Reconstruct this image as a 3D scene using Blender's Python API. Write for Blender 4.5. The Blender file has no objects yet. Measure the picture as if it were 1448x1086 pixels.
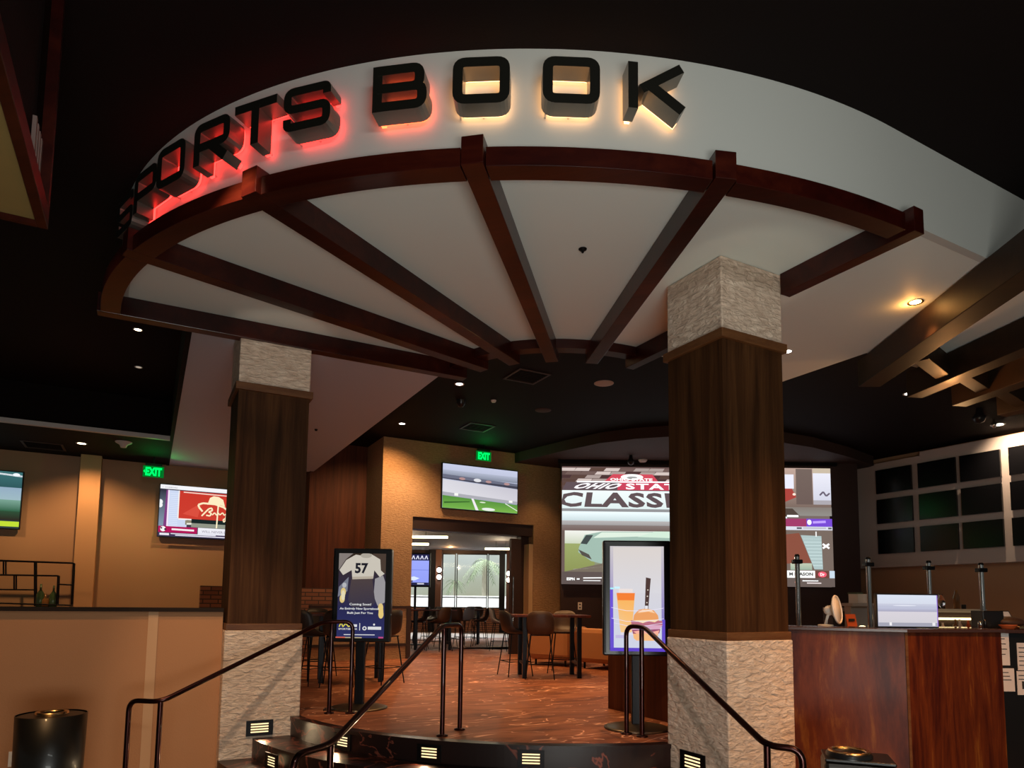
import bpy, bmesh, random
from math import *
from mathutils import Vector, Matrix
random.seed(7)
S = bpy.context.scene
COL = S.collection
# ------------------------------------------------------------------ camera model (also used to measure real positions)
F, PITCH, ROLL, PY, EYE, YAW = 958.9128, .0894, .0119, 223.9945, 1.85, .4922
def ray(px, py):
    x = px - 724.; u = -(py - 543. - PY); f = F
    x, u = cos(ROLL)*x - sin(ROLL)*u, sin(ROLL)*x + cos(ROLL)*u
    return x, f*cos(PITCH) - u*sin(PITCH), u*cos(PITCH) + f*sin(PITCH)
ex = (cos(YAW), sin(YAW)); ey = (-sin(YAW), cos(YAW))
def G(gx, gy, z=0): return Vector((gx*ex[0] + gy*ey[0], gx*ex[1] + gy*ey[1], z))
def grid(p): return (p[0]*ex[0] + p[1]*ex[1], p[0]*ey[0] + p[1]*ey[1])
def pz(px, py, z):
    a, b, c = ray(px, py); t = (z - EYE)/c; return Vector((a*t, b*t, z))
def pd(px, py, d):
    a, b, c = ray(px, py); t = d/b; return Vector((a*t, d, EYE + c*t))
def pw(px, py, a, axis=1):
    r = ray(px, py); e = (ex, ey)[axis]; t = a/(r[0]*e[0] + r[1]*e[1]); return Vector((r[0]*t, r[1]*t, EYE + r[2]*t))
def gg(p): a, b = grid(p); return Vector((a, b, p[2]))     # world -> building axes
cam = bpy.data.cameras.new('camera'); co = bpy.data.objects.new('camera', cam); COL.objects.link(co); S.camera = co
cam.sensor_width = 36; cam.sensor_fit = 'HORIZONTAL'; cam.lens = F/1448*36; cam.shift_y = PY/1448
cam.clip_start = .05; cam.clip_end = 300
fw = Vector((0, cos(PITCH), sin(PITCH))); up0 = Vector((0, -sin(PITCH), cos(PITCH))); rt0 = Vector((1, 0, 0))
rt = rt0*cos(ROLL) + up0*sin(ROLL); up = -rt0*sin(ROLL) + up0*cos(ROLL)
M = Matrix((rt, up, -fw)).transposed().to_4x4(); M.translation = Vector((0, 0, EYE)); co.matrix_world = M
S.view_settings.view_transform = 'Standard'; S.view_settings.look = 'None'; S.view_settings.gamma = 1
S.view_settings.exposure = 0.0
# ------------------------------------------------------------------ materials
MATS = {}
def nodes(m): return m.node_tree.nodes, m.node_tree.links
def newmat(name):
    m = bpy.data.materials.new(name); m.use_nodes = True; MATS[name] = m; return m
def P(m): return m.node_tree.nodes['Principled BSDF']
def plain(name, col, rough=.5, metal=0., coat=0., bump=0., bscale=40., spec=.5, trans=0., alpha=1.):
    m = newmat(name); b = P(m)
    b.inputs['Base Color'].default_value = (*col, 1); b.inputs['Roughness'].default_value = rough
    b.inputs['Metallic'].default_value = metal; b.inputs['Coat Weight'].default_value = coat
    b.inputs['Specular IOR Level'].default_value = spec; b.inputs['Transmission Weight'].default_value = trans
    b.inputs['Alpha'].default_value = alpha
    if bump:
        n, l = nodes(m); tc = n.new('ShaderNodeTexCoord'); no = n.new('ShaderNodeTexNoise'); no.inputs['Scale'].default_value = bscale
        no.inputs['Detail'].default_value = 4; bp = n.new('ShaderNodeBump'); bp.inputs['Strength'].default_value = bump; bp.inputs['Distance'].default_value = .01
        l.new(tc.outputs['Object'], no.inputs['Vector']); l.new(no.outputs['Fac'], bp.inputs['Height']); l.new(bp.outputs['Normal'], b.inputs['Normal'])
    return m
def emit(name, col, s):
    m = newmat(name); n, l = nodes(m); n.remove(P(m)); e = n.new('ShaderNodeEmission')
    e.inputs['Color'].default_value = (*col, 1); e.inputs['Strength'].default_value = s
    l.new(e.outputs[0], n['Material Output'].inputs['Surface']); return m
def math_(n, l, op, a, b=None):
    m = n.new('ShaderNodeMath'); m.operation = op
    for i, v in enumerate((a, b)):
        if v is None: continue
        if isinstance(v, (int, float)): m.inputs[i].default_value = v
        else: l.new(v, m.inputs[i])
    return m.outputs[0]
def ramp(n, l, fac, stops):
    r = n.new('ShaderNodeValToRGB'); el = r.color_ramp.elements
    while len(el) < len(stops): el.new(.5)
    for e, (p, c) in zip(el, stops): e.position = p; e.color = (*c, 1)
    l.new(fac, r.inputs[0]); return r.outputs[0]
def uv_face(n, l, su, sv):     # (x+y, z) in the object's own axes
    tc = n.new('ShaderNodeTexCoord'); sp = n.new('ShaderNodeSeparateXYZ'); l.new(tc.outputs['Object'], sp.inputs[0])
    u = math_(n, l, 'ADD', sp.outputs[0], sp.outputs[1]); cb = n.new('ShaderNodeCombineXYZ')
    l.new(math_(n, l, 'MULTIPLY', u, su), cb.inputs[0]); l.new(math_(n, l, 'MULTIPLY', sp.outputs[2], sv), cb.inputs[1]); return cb.outputs[0]
def noise(n, l, vec, scale, detail=4, dist=0., rough=.5):
    t = n.new('ShaderNodeTexNoise'); t.inputs['Scale'].default_value = scale; t.inputs['Detail'].default_value = detail
    t.inputs['Distortion'].default_value = dist; t.inputs['Roughness'].default_value = rough; l.new(vec, t.inputs['Vector']); return t.outputs['Fac']
def bump(n, l, m, h, strength, dist=.01):
    b = n.new('ShaderNodeBump'); b.inputs['Strength'].default_value = strength; b.inputs['Distance'].default_value = dist
    l.new(h, b.inputs['Height']); l.new(b.outputs['Normal'], P(m).inputs['Normal'])
def stone(name, c1, c2):
    m = newmat(name); n, l = nodes(m); v = uv_face(n, l, 1, 1)
    br = n.new('ShaderNodeTexBrick'); l.new(v, br.inputs['Vector']); br.inputs['Scale'].default_value = 1
    br.inputs['Brick Width'].default_value = .16; br.inputs['Row Height'].default_value = .03; br.inputs['Mortar Size'].default_value = .0015
    br.inputs['Color1'].default_value = (0, 0, 0, 1); br.inputs['Color2'].default_value = (1, 1, 1, 1); br.inputs['Mortar'].default_value = (0, 0, 0, 1)
    br.offset = .37
    no = noise(n, l, v, 30, 6, .3, .65); no2 = noise(n, l, v, 7, 3)
    no = noise(n, l, uv_face(n, l, 11, 26), 1, 6, .5, .6)
    h = math_(n, l, 'ADD', math_(n, l, 'MULTIPLY', br.outputs['Color'], .12), math_(n, l, 'MULTIPLY', no, 1.6))
    f = math_(n, l, 'ADD', math_(n, l, 'MULTIPLY', h, .45), math_(n, l, 'MULTIPLY', no2, .35))
    l.new(ramp(n, l, f, [(.3, c1), (.8, c2)]), P(m).inputs['Base Color']); P(m).inputs['Roughness'].default_value = .8
    bump(n, l, m, h, 1., .035); return m
def wood(name, cols, su=9., sv=.6, rough=.45, coat=0., seam=0., horiz=False, streak=1., spec=.22):
    m = newmat(name); n, l = nodes(m); v = uv_face(n, l, su, sv) if not horiz else uv_face(n, l, sv, su)
    a = noise(n, l, v, 1.0, 5, .6, .6); b = noise(n, l, v, 5., 6, .2, .7)
    f = math_(n, l, 'ADD', math_(n, l, 'MULTIPLY', a, .7), math_(n, l, 'MULTIPLY', b, .3*streak))
    l.new(ramp(n, l, f, [(.3 + .4*i/(len(cols) - 1), c) for i, c in enumerate(cols)]), P(m).inputs['Base Color'])
    P(m).inputs['Specular IOR Level'].default_value = spec; P(m).inputs['Roughness'].default_value = rough; P(m).inputs['Coat Weight'].default_value = coat; P(m).inputs['Coat Roughness'].default_value = .12
    bump(n, l, m, b, .15, .004); return m
def mk_materials():
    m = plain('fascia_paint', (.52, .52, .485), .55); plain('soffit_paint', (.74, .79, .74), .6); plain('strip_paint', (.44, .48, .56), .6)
    plain('ceiling_black', (.006, .0028, .0022), .85, bump=.3, bscale=60, spec=.15); plain('ceiling_brown', (.035, .016, .011), .8, bump=.3, bscale=60)
    plain('tan_paint', (.40, .235, .13), .7, bump=.15, bscale=90); plain('grey_paint', (.42, .36, .33), .7)
    plain('trim_white', (.6, .57, .54), .5); plain('cap_stone', (.02, .013, .010), .8, bump=.3, spec=.1)
    plain('bronze', (.045, .014, .012), .3, 1., .3); plain('black_metal', (.012, .011, .012), .4, .8); plain('black_plastic', (.008, .008, .009), .3, spec=.4)
    plain('screen_off', (.004, .004, .005), .18, spec=.22); plain('chrome', (.6, .58, .56), .18, 1.); plain('brass', (.75, .5, .25), .25, 1.)
    plain('white_plastic', (.75, .68, .6), .45); plain('letter_face', (.012, .011, .008), .35, .2); plain('letter_side', (.22, .20, .17), .35, .85)
    plain('leather_brown', (.065, .03, .016), .5, bump=.2); plain('leather_dark', (.02, .014, .012), .45, bump=.2); plain('leather_grey', (.3, .3, .32), .45)
    plain('fabric_orange', (.42, .17, .06), .85, bump=.5, bscale=120); plain('dark_panel', (.03, .012, .009), .6, bump=.3)
    plain('brick_dark', (.1, .045, .03), .8); plain('paper', (.72, .66, .62), .8); plain('ink', (.02, .02, .02), .8); plain('orange_card', (.7, .13, .03), .6)
    plain('glass_clear', (.95, .95, .95), .03, trans=1.); plain('bottle_green', (.05, .09, .04), .12, spec=.6); plain('bottle_amber', (.2, .09, .03), .12, spec=.6)
    plain('counter_dark', (.05, .02, .014), .22, coat=.5); plain('yellow_panel', (.30, .20, .06), .8, bump=.4, bscale=8); plain('canvas_stripe', (.25, .16, .14), .8)
    plain('disc_metal', (.16, .12, .08), .35, .9); plain('can_black', (.010, .008, .006), .38, .2, .1)
    plain('jamb_tan', (.55, .36, .2), .7); plain('palm_trunk', (.22, .2, .15), .9); plain('palm_leaf', (.1, .13, .07), .8)
    stone('stone_cream', (.56, .38, .27), (.95, .76, .60)); plain('tan_paint_deep', (.42, .185, .072), .7, bump=.15, bscale=90); plain('tan_paint_lit', (.54, .30, .15), .7);  # the palest tan carries light in its colour
    wood('cherry', [(.008, .0007, .0005), (.028, .0025, .0012), (.065, .009, .003)], 2.2, 2.2, .35, .22)
    wood('trellis_wood', [(.012, .0065, .003), (.022, .011, .005), (.036, .018, .008)], 2., 2., .5)
    wood('column_wood', [(.014, .005, .0016), (.046, .017, .0055), (.10, .040, .013)], 8, .35, .65, spec=.1)
    wood('trim_wood', [(.06, .02, .007), (.12, .045, .015), (.17, .075, .028)], 2, 14, .5)
    wood('panel_wood', [(.03, .007, .0025), (.085, .02, .006), (.14, .04, .012)], 7, .3, .55)
    wood('desk_wood', [(.012, .001, .0006), (.055, .007, .002), (.13, .024, .004), (.30, .11, .016)], 5.5, .6, .5, .03)
    # textured wall next to the door: combed plaster
    m = newmat('combed_plaster'); n, l = nodes(m); v = uv_face(n, l, 4, 14); h = noise(n, l, v, 3, 5, .5, .6)
    l.new(ramp(n, l, h, [(.3, (.34, .19, .09)), (.75, (.52, .31, .16))]), P(m).inputs['Base Color']); P(m).inputs['Roughness'].default_value = .8; bump(n, l, m, h, .8, .04)
    # small bricks
    m = newmat('brick_wall'); n, l = nodes(m); v = uv_face(n, l, 1, 1); br = n.new('ShaderNodeTexBrick'); l.new(v, br.inputs['Vector'])
    br.inputs['Scale'].default_value = 1; br.inputs['Brick Width'].default_value = .3; br.inputs['Row Height'].default_value = .09; br.inputs['Mortar Size'].default_value = .012
    br.inputs['Color1'].default_value = (.2, .07, .035, 1); br.inputs['Color2'].default_value = (.3, .12, .06, 1); br.inputs['Mortar'].default_value = (.06, .03, .02, 1)
    l.new(br.outputs['Color'], P(m).inputs['Base Color']); P(m).inputs['Roughness'].default_value = .8
    # patterned carpet with light veins
    m = newmat('carpet'); n, l = nodes(m); tc = n.new('ShaderNodeTexCoord'); v = tc.outputs['Object']
    mp = n.new('ShaderNodeMapping'); mp.inputs['Scale'].default_value = (1.0, 2.6, 1); mp.inputs['Rotation'].default_value = (0, 0, .25); l.new(v, mp.inputs[0])
    big = noise(n, l, mp.outputs[0], 1.1, 6, 1.2, .6)
    w = noise(n, l, mp.outputs[0], .9, 2.5, 1.4, .5); vein = math_(n, l, 'SUBTRACT', 1., math_(n, l, 'MULTIPLY', math_(n, l, 'ABSOLUTE', math_(n, l, 'SUBTRACT', w, .5)), 75.))
    vein = math_(n, l, 'MAXIMUM', vein, 0.); msk = math_(n, l, 'GREATER_THAN', noise(n, l, v, 1.7, 2), .46); vein = math_(n, l, 'MULTIPLY', vein, msk)
    base = ramp(n, l, big, [(.3, (.13, .035, .013)), (.5, (.27, .085, .035)), (.72, (.40, .15, .07))])
    mx = n.new('ShaderNodeMixRGB'); l.new(vein, mx.inputs[0]); l.new(base, mx.inputs[1]); mx.inputs[2].default_value = (.95, .50, .32, 1)
    l.new(mx.outputs[0], P(m).inputs['Base Color']); P(m).inputs['Roughness'].default_value = .55; P(m).inputs['Specular IOR Level'].default_value = .3
    bump(n, l, m, noise(n, l, v, 90, 3), .3, .004)
    # dark red veined marble
    m = newmat('step_marble'); n, l = nodes(m); tc = n.new('ShaderNodeTexCoord'); v = tc.outputs['Object']
    w = noise(n, l, v, 1.5, 4, 1.2, .55); vein = math_(n, l, 'MAXIMUM', math_(n, l, 'SUBTRACT', 1., math_(n, l, 'MULTIPLY', math_(n, l, 'ABSOLUTE', math_(n, l, 'SUBTRACT', w, .5)), 55.)), 0.)
    mx = n.new('ShaderNodeMixRGB'); l.new(vein, mx.inputs[0]); mx.inputs[1].default_value = (.014, .005, .004, 1); mx.inputs[2].default_value = (.20, .05, .03, 1)
    l.new(mx.outputs[0], P(m).inputs['Base Color']); P(m).inputs['Roughness'].default_value = .36; P(m).inputs['Specular IOR Level'].default_value = .35
    m = newmat('floor_tile'); n, l = nodes(m); tc = n.new('ShaderNodeTexCoord')
    l.new(ramp(n, l, noise(n, l, tc.outputs['Object'], 1.5, 4), [(.3, (.2, .13, .09)), (.7, (.32, .22, .16))]), P(m).inputs['Base Color']); P(m).inputs['Roughness'].default_value = .4
    # emitters
    emit('lamp_warm', (1, .78, .5), 14); emit('lamp_amber', (1, .6, .2), 16); emit('lamp_white', (1, .92, .85), 12); emit('lamp_dim', (1, .8, .6), .45)
    emit('led_red', (1, .025, .02), 7.); emit('led_orange', (1, .10, .03), 7.); emit('led_warm', (1, .50, .2), 5.5)
    emit('strip_light', (1, .82, .5), 7); emit('step_glow', (1, .72, .36), 1.7); emit('exit_green', (0, 1, .12), 1.6); emit('exit_dim', (0, .35, .04), .5)
    emit('sky_bright', (.95, .97, 1.), 1.5); emit('bulb', (1, .85, .7), 12); emit('under_glow', (1, .75, .35), 3.5)
    m = newmat('picture'); n, l = nodes(m); n.remove(P(m)); e = n.new('ShaderNodeEmission'); at = n.new('ShaderNodeVertexColor'); at.layer_name = 'pic'
    l.new(at.outputs[0], e.inputs[0]); e.inputs[1].default_value = 1.0; l.new(e.outputs[0], n['Material Output'].inputs['Surface'])
mk_materials()
m = newmat('window_glass'); n, l = nodes(m); n.remove(P(m)); tr = n.new('ShaderNodeBsdfTransparent'); gs = n.new('ShaderNodeBsdfGlossy'); gs.inputs['Roughness'].default_value = .05; mxs = n.new('ShaderNodeMixShader'); mxs.inputs[0].default_value = .015
l.new(tr.outputs[0], mxs.inputs[1]); l.new(gs.outputs[0], mxs.inputs[2]); l.new(mxs.outputs[0], n['Material Output'].inputs['Surface'])
# ------------------------------------------------------------------ mesh building
class MB:
    def __init__(s): s.v = []; s.f = []; s.sm = []; s.c = []; s.usec = False
    def add(s, vs, fs, smooth=False, col=None):
        o = len(s.v); s.v += [Vector(v) for v in vs]
        for f in fs: s.f.append([i + o for i in f]); s.sm.append(smooth); s.c.append(col)
        return s
    def box(s, x0, x1, y0, y1, z0, z1):
        return s.add([(x0, y0, z0), (x1, y0, z0), (x1, y1, z0), (x0, y1, z0), (x0, y0, z1), (x1, y0, z1), (x1, y1, z1), (x0, y1, z1)],
                     [(0, 3, 2, 1), (4, 5, 6, 7), (0, 1, 5, 4), (1, 2, 6, 5), (2, 3, 7, 6), (3, 0, 4, 7)])
    def cbox(s, c, sx, sy, sz, rz=0, rx=0, ry=0):
        m = Matrix.Translation(c) @ Matrix.Rotation(rz, 4, 'Z') @ Matrix.Rotation(ry, 4, 'Y') @ Matrix.Rotation(rx, 4, 'X')
        return s.add([m @ Vector((a*sx/2, b*sy/2, c_*sz/2)) for c_ in (-1, 1) for a, b in ((-1, -1), (1, -1), (1, 1), (-1, 1))],
                     [(0, 3, 2, 1), (4, 5, 6, 7), (0, 1, 5, 4), (1, 2, 6, 5), (2, 3, 7, 6), (3, 0, 4, 7)])
    def prism(s, poly, z0, z1):
        n = len(poly); a = sum(poly[i][0]*poly[(i+1) % n][1] - poly[(i+1) % n][0]*poly[i][1] for i in range(n))
        if a < 0: poly = poly[::-1]
        vs = [(p[0], p[1], z0) for p in poly] + [(p[0], p[1], z1) for p in poly]
        return s.add(vs, [list(range(n))[::-1], list(range(n, 2*n))] + [(i, (i+1) % n, n + (i+1) % n, n + i) for i in range(n)])
    def bar(s, a, b, w, h):      # a,b = bottom centre line ends; w wide, h tall
        a, b = Vector(a), Vector(b); d = (b - a).normalized(); q = Vector((-d.y, d.x, 0)).normalized()*w/2; u = Vector((0, 0, h))
        vs = [a - q, a + q, b + q, b - q]; vs += [v + u for v in vs]
        return s.add(vs, [(0, 1, 2, 3), (7, 6, 5, 4), (1, 0, 4, 5), (2, 1, 5, 6), (3, 2, 6, 7), (0, 3, 7, 4)])
    def tube(s, pts, r, n=10, cap=True):
        pts = [Vector(p) for p in pts]; rings = []; prev = None
        for i, p in enumerate(pts):
            d = (pts[min(i+1, len(pts)-1)] - pts[max(i-1, 0)]).normalized()
            if prev is None: a = Vector((0, 0, 1)) if abs(d.z) < .9 else Vector((1, 0, 0)); x = d.cross(a).normalized()
            else: x = (prev - d*prev.dot(d)).normalized()
            prev = x; y = d.cross(x); rr = r[i] if isinstance(r, (list, tuple)) else r
            rings.append([p + (x*cos(2*pi*k/n) + y*sin(2*pi*k/n))*rr for k in range(n)])
        vs = [v for R in rings for v in R]; fs = [(i*n + k, i*n + (k+1) % n, (i+1)*n + (k+1) % n, (i+1)*n + k) for i in range(len(pts)-1) for k in range(n)]
        s.add(vs, fs, True)
        if cap: s.add(rings[0], [list(range(n))[::-1]]); s.add(rings[-1], [list(range(n))])
        return s
    def lathe(s, prof, c=(0, 0, 0), n=24, smooth=True):     # prof: (radius, z)
        vs = [(c[0] + r*cos(2*pi*k/n), c[1] + r*sin(2*pi*k/n), c[2] + z) for r, z in prof for k in range(n)]
        fs = [(i*n + k, i*n + (k+1) % n, (i+1)*n + (k+1) % n, (i+1)*n + k) for i in range(len(prof)-1) for k in range(n)]
        return s.add(vs, fs, smooth)
    def ball(s, c, rx, ry=None, rz=None, n=14, k=9):
        ry = ry or rx; rz = rz or rx
        vs = [(c[0] + rx*sin(pi*j/k)*cos(2*pi*i/n), c[1] + ry*sin(pi*j/k)*sin(2*pi*i/n), c[2] + rz*cos(pi*j/k)) for j in range(k+1) for i in range(n)]
        return s.add(vs, [(j*n + i, (j+1)*n + i, (j+1)*n + (i+1) % n, j*n + (i+1) % n) for j in range(k) for i in range(n)], True)
    def mesh(s, name, mat, org=Vector((0, 0, 0))):
        me = bpy.data.meshes.new(name); me.from_pydata([tuple(v - org) for v in s.v], [], s.f)
        for p, sm in zip(me.polygons, s.sm): p.use_smooth = sm
        if any(c is not None for c in s.c):
            ca = me.color_attributes.new('pic', 'FLOAT_COLOR', 'CORNER')
            for p, c in zip(me.polygons, s.c):
                for k, li in enumerate(p.loop_indices):
                    cc = c if not isinstance(c[0], (tuple, list)) else c[k % len(c)]
                    ca.data[li].color = (*cc, 1)
        me.materials.append(MATS[mat] if isinstance(mat, str) else mat); me.update()
        return me
def setp(o, label=None, cat=None, group=None, kind=None):
    if label: o['label'] = label
    if cat: o['category'] = cat
    if group: o['group'] = group
    if kind: o['kind'] = kind
class Thing:
    """An Empty at the thing's base; frame 'G' = building axes (turned by YAW), 'W' = world axes."""
    def __init__(s, name, label, cat, org, frame='W', group=None):
        s.org = Vector(org); s.frame = frame; s.o = bpy.data.objects.new(name, None); COL.objects.link(s.o); s.o.empty_display_size = .1
        s.o.location = G(*org) if frame == 'G' else s.org
        if frame == 'G': s.o.rotation_euler.z = YAW
        setp(s.o, label, cat, group)
    def part(s, name, mb, mat, parent=None, label=None, bev=0):
        o = bpy.data.objects.new(name, mb.mesh(name, mat, s.org)); COL.objects.link(o); o.parent = parent or s.o
        if label: o['label'] = label
        if bev: bevel(o, bev)
        return o
def bevel(o, w, seg=2):
    m = o.modifiers.new('bevel', 'BEVEL'); m.width = w; m.segments = seg; m.limit_method = 'ANGLE'; m.angle_limit = .7
def solo(name, mb, mat, label=None, cat=None, org=(0, 0, 0), frame='W', group=None, kind=None, bev=0):
    org = Vector(org); o = bpy.data.objects.new(name, mb.mesh(name, mat, org)); COL.objects.link(o)
    o.location = G(*org) if frame == 'G' else org
    if frame == 'G': o.rotation_euler.z = YAW
    setp(o, label, cat, group, kind)
    if bev: bevel(o, bev)
    return o
def struct(name, mb, mat, frame='G', org=(0, 0, 0)): return solo(name, mb, mat, org=org, frame=frame, kind='structure')
def copy_tree(o, parent=None):
    c = o.copy(); COL.objects.link(c); c.parent = parent
    for ch in list(o.children): copy_tree(ch, c)
    return c
def place(src, loc, rz, label, first, group=None):
    o = src if first else copy_tree(src)
    o.location = loc; o.rotation_euler.z = rz; o['label'] = label
    if group: o['group'] = group
    return o
def spot(loc, target, power, col, size=1.2, blend=.6, r=.05):
    d = bpy.data.lights.new('spot', 'SPOT'); d.energy = power; d.color = col; d.spot_size = size; d.spot_blend = blend; d.shadow_soft_size = r
    o = bpy.data.objects.new('spot', d); COL.objects.link(o); o.location = loc
    o.rotation_euler = (Vector(target) - Vector(loc)).to_track_quat('-Z', 'Y').to_euler(); return o
def point(loc, power, col, r=.1):
    d = bpy.data.lights.new('lamp', 'POINT'); d.energy = power; d.color = col; d.shadow_soft_size = r
    o = bpy.data.objects.new('lamp', d); COL.objects.link(o); o.location = loc; return o
def area(loc, target, power, col, sx, sy):
    d = bpy.data.lights.new('fill_area', 'AREA'); d.shape = 'RECTANGLE'; d.size = sx; d.size_y = sy; d.energy = power; d.color = col
    o = bpy.data.objects.new('fill_area', d); COL.objects.link(o); o.location = loc
    o.rotation_euler = (Vector(target) - Vector(loc)).to_track_quat('-Z', 'Y').to_euler(); return o
# ------------------------------------------------------------------ text and pictures
_txt = {}
def text_geo(t, bold=.0, spacing=1.):
    k = (t, bold, spacing)
    if k not in _txt:
        cu = bpy.data.curves.new('t', 'FONT'); cu.body = t; cu.size = 1; cu.offset = bold; cu.resolution_u = 2; cu.space_character = spacing
        ob = bpy.data.objects.new('t', cu); COL.objects.link(ob); bpy.context.view_layer.update()
        me = bpy.data.meshes.new_from_object(ob.evaluated_get(bpy.context.evaluated_depsgraph_get()))
        vs = [tuple(v.co) for v in me.vertices]; fs = [tuple(p.vertices) for p in me.polygons]
        bpy.data.objects.remove(ob); bpy.data.curves.remove(cu); bpy.data.meshes.remove(me)
        x0 = min(v[0] for v in vs); x1 = max(v[0] for v in vs); y0 = min(v[1] for v in vs); y1 = max(v[1] for v in vs)
        _txt[k] = ([((v[0] - x0)/(x1 - x0), (v[1] - y0)/(y1 - y0)) for v in vs], fs)
    return _txt[k]
class Pic:
    """A lit picture on a real screen plane: O lower-left corner, U and V its edges, faces toward N."""
    def __init__(s, O, U, V, k=1.0):
        s.O, s.U, s.V = Vector(O), Vector(U), Vector(V); s.N = s.U.cross(s.V).normalized(); s.mb = MB(); s.l = 0; s.k = k
    def pt(s, u, v, l): return s.O + s.U*u + s.V*v + s.N*(.0012*l)
    def C(s, c): return tuple(x*s.k for x in c)
    def poly(s, pts, col, l=None):
        s.l += 1; l = s.l if l is None else l
        pts = [(min(max(u, 0), 1), min(max(v, 0), 1)) for u, v in pts]
        a = sum(pts[i][0]*pts[(i+1) % len(pts)][1] - pts[(i+1) % len(pts)][0]*pts[i][1] for i in range(len(pts)))
        col = [s.C(c) for c in col] if isinstance(col[0], (tuple, list)) else s.C(col)
        if a < 0:
            pts = pts[::-1]
            if isinstance(col, list): col = col[::-1]
        s.mb.add([s.pt(u, v, l) for u, v in pts], [list(range(len(pts)))], False, col); return s
    def rect(s, u0, v0, u1, v1, col, col2=None):
        if col2: return s.poly([(u0, v0), (u1, v0), (u1, v1), (u0, v1)], [col, col, col2, col2])
        return s.poly([(u0, v0), (u1, v0), (u1, v1), (u0, v1)], col)
    def oval(s, u, v, ru, rv, col, n=20, a0=0, a1=2*pi): return s.poly([(u + ru*cos(a0 + (a1-a0)*i/n), v + rv*sin(a0 + (a1-a0)*i/n)) for i in range(n)], col)
    def line(s, pts, w, col):
        asp = s.U.length/s.V.length
        for (a, b), (c, d) in zip(pts[:-1], pts[1:]):
            dx, dy = (c - a)*asp, d - b; L = hypot(dx, dy) or 1; nx, ny = -dy/L*w/2/asp, dx/L*w/2
            s.l += 0; s.poly([(a - nx, b - ny), (c - nx, d - ny), (c + nx, d + ny), (a + nx, b + ny)], col, s.l)
        s.l += 1; return s
    def text(s, t, u0, v0, u1, v1, col, bold=.02, shear=0., spacing=1., fan=0.):
        vs, fs = text_geo(t, bold, spacing); s.l += 1
        P_ = []
        for x, y in vs:
            u = u0 + (u1 - u0)*x; v = v0 + (v1 - v0)*y; u += shear*y + fan*(y - .5)*(.5 - x)
            P_.append(s.pt(min(max(u, 0), 1), min(max(v, 0), 1), s.l))
        s.mb.add(P_, fs, False, s.C(col)); return s
# ================================================================== THE SETTING
ZP, ZH, ZS = .6, 5.64, 4.9          # platform, high black ceiling, light soffit
CX, CY, EA, EB = 5.0, 7.77, 5.4, 4.72   # canopy centre and half-axes in building axes
def EL(r, ph): return (CX - EA*r*cos(radians(ph)), CY - EB*r*sin(radians(ph)))
struct('floor', MB().box(-9, 14, -3, 8.6, -.1, 0), 'floor_tile')
# raised floor with a round front and two steps, concentric
SC = Vector((.4546, 9.7117)); 
def arc_w(R, a0, a1, n=48): return [(SC.x + R*sin(radians(a0 + (a1-a0)*i/n)), SC.y - R*cos(radians(a0 + (a1-a0)*i/n))) for i in range(n+1)]
def gpts(ps): return [grid(p) for p in ps]
def clip_arc(R):
    # arc from the left pillar's front face (gy 7.72) to the right pillar's left face (gx 4.24)
    ps = []
    for p in gpts(arc_w(R, -80, 60, 140)):
        if p[1] <= 7.71 and p[0] <= 4.235: ps.append(p)
    a = ps[0]; b = ps[-1]
    return [(a[0], 7.73)] + ps + [(4.25, b[1])]
top = clip_arc(3.60)
struct('floor_platform', MB().prism(top + [(4.25, 4.88), (9.2, 4.88), (9.2, 6.5), (17.5, 6.5), (17.5, 17.4), (-6, 17.4), (-6, 8.12), (1.4, 8.12), (1.4, 7.73)], .02, ZP), 'carpet')
def step_ring(R0, R1, z0, z1, name):
    a = clip_arc(R0); b = clip_arc(R1)
    mb = MB(); mb.prism(a + b[::-1], z0, z1); return solo(name, mb, 'step_marble', org=(0, 0, 0), frame='G', kind='structure')
step_ring(3.985, 3.58, 0, .4, 'floor_step'); step_ring(4.31, 3.95, 0, .2, 'floor_step_lower')
nb = MB()
o1 = clip_arc(3.615); o2 = clip_arc(3.50); nb.prism(o1 + o2[::-1], ZP - .035, ZP + .004)
struct('trim_1', nb, 'step_marble')
nb = MB(); nb.prism(clip_arc(3.606) + clip_arc(3.57)[::-1], .4, ZP - .03); struct('trim_2', nb, 'step_marble')
# ceilings
struct('ceiling', MB().box(-14, 18, -4, 14.92, ZH, ZH + .2), 'ceiling_black')
struct('ceiling_rear', MB().box(-14, 18, 14.92, 20, ZH, ZH + .2), 'ceiling_black')
# light soffit: the quarter fan and its two arms
el = [EL(1.0, 90*i/60) for i in range(61)]; inn = [EL(.325, 90*i/24) for i in range(25)]
mb = MB().prism([EL(.992, 90*i/60) for i in range(61)] + inn[::-1], ZS, ZH - .002)
struct('ceiling_soffit', mb, 'soffit_paint')
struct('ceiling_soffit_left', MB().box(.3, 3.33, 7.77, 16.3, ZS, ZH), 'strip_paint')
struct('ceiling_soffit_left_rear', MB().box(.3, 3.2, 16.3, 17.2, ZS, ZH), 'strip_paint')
struct('ceiling_soffit_right', MB().prism([(5.0, 3.11), (13.5, 3.11), (13.5, 4.98), (7.48, 4.98), (7.48, 6.3), (5.0, 6.3)], ZS, ZH), 'soffit_paint')
struct('trim_3', MB().box(.24, .3, 7.9, 17.2, ZS - .01, ZH), 'ceiling_black')
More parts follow.
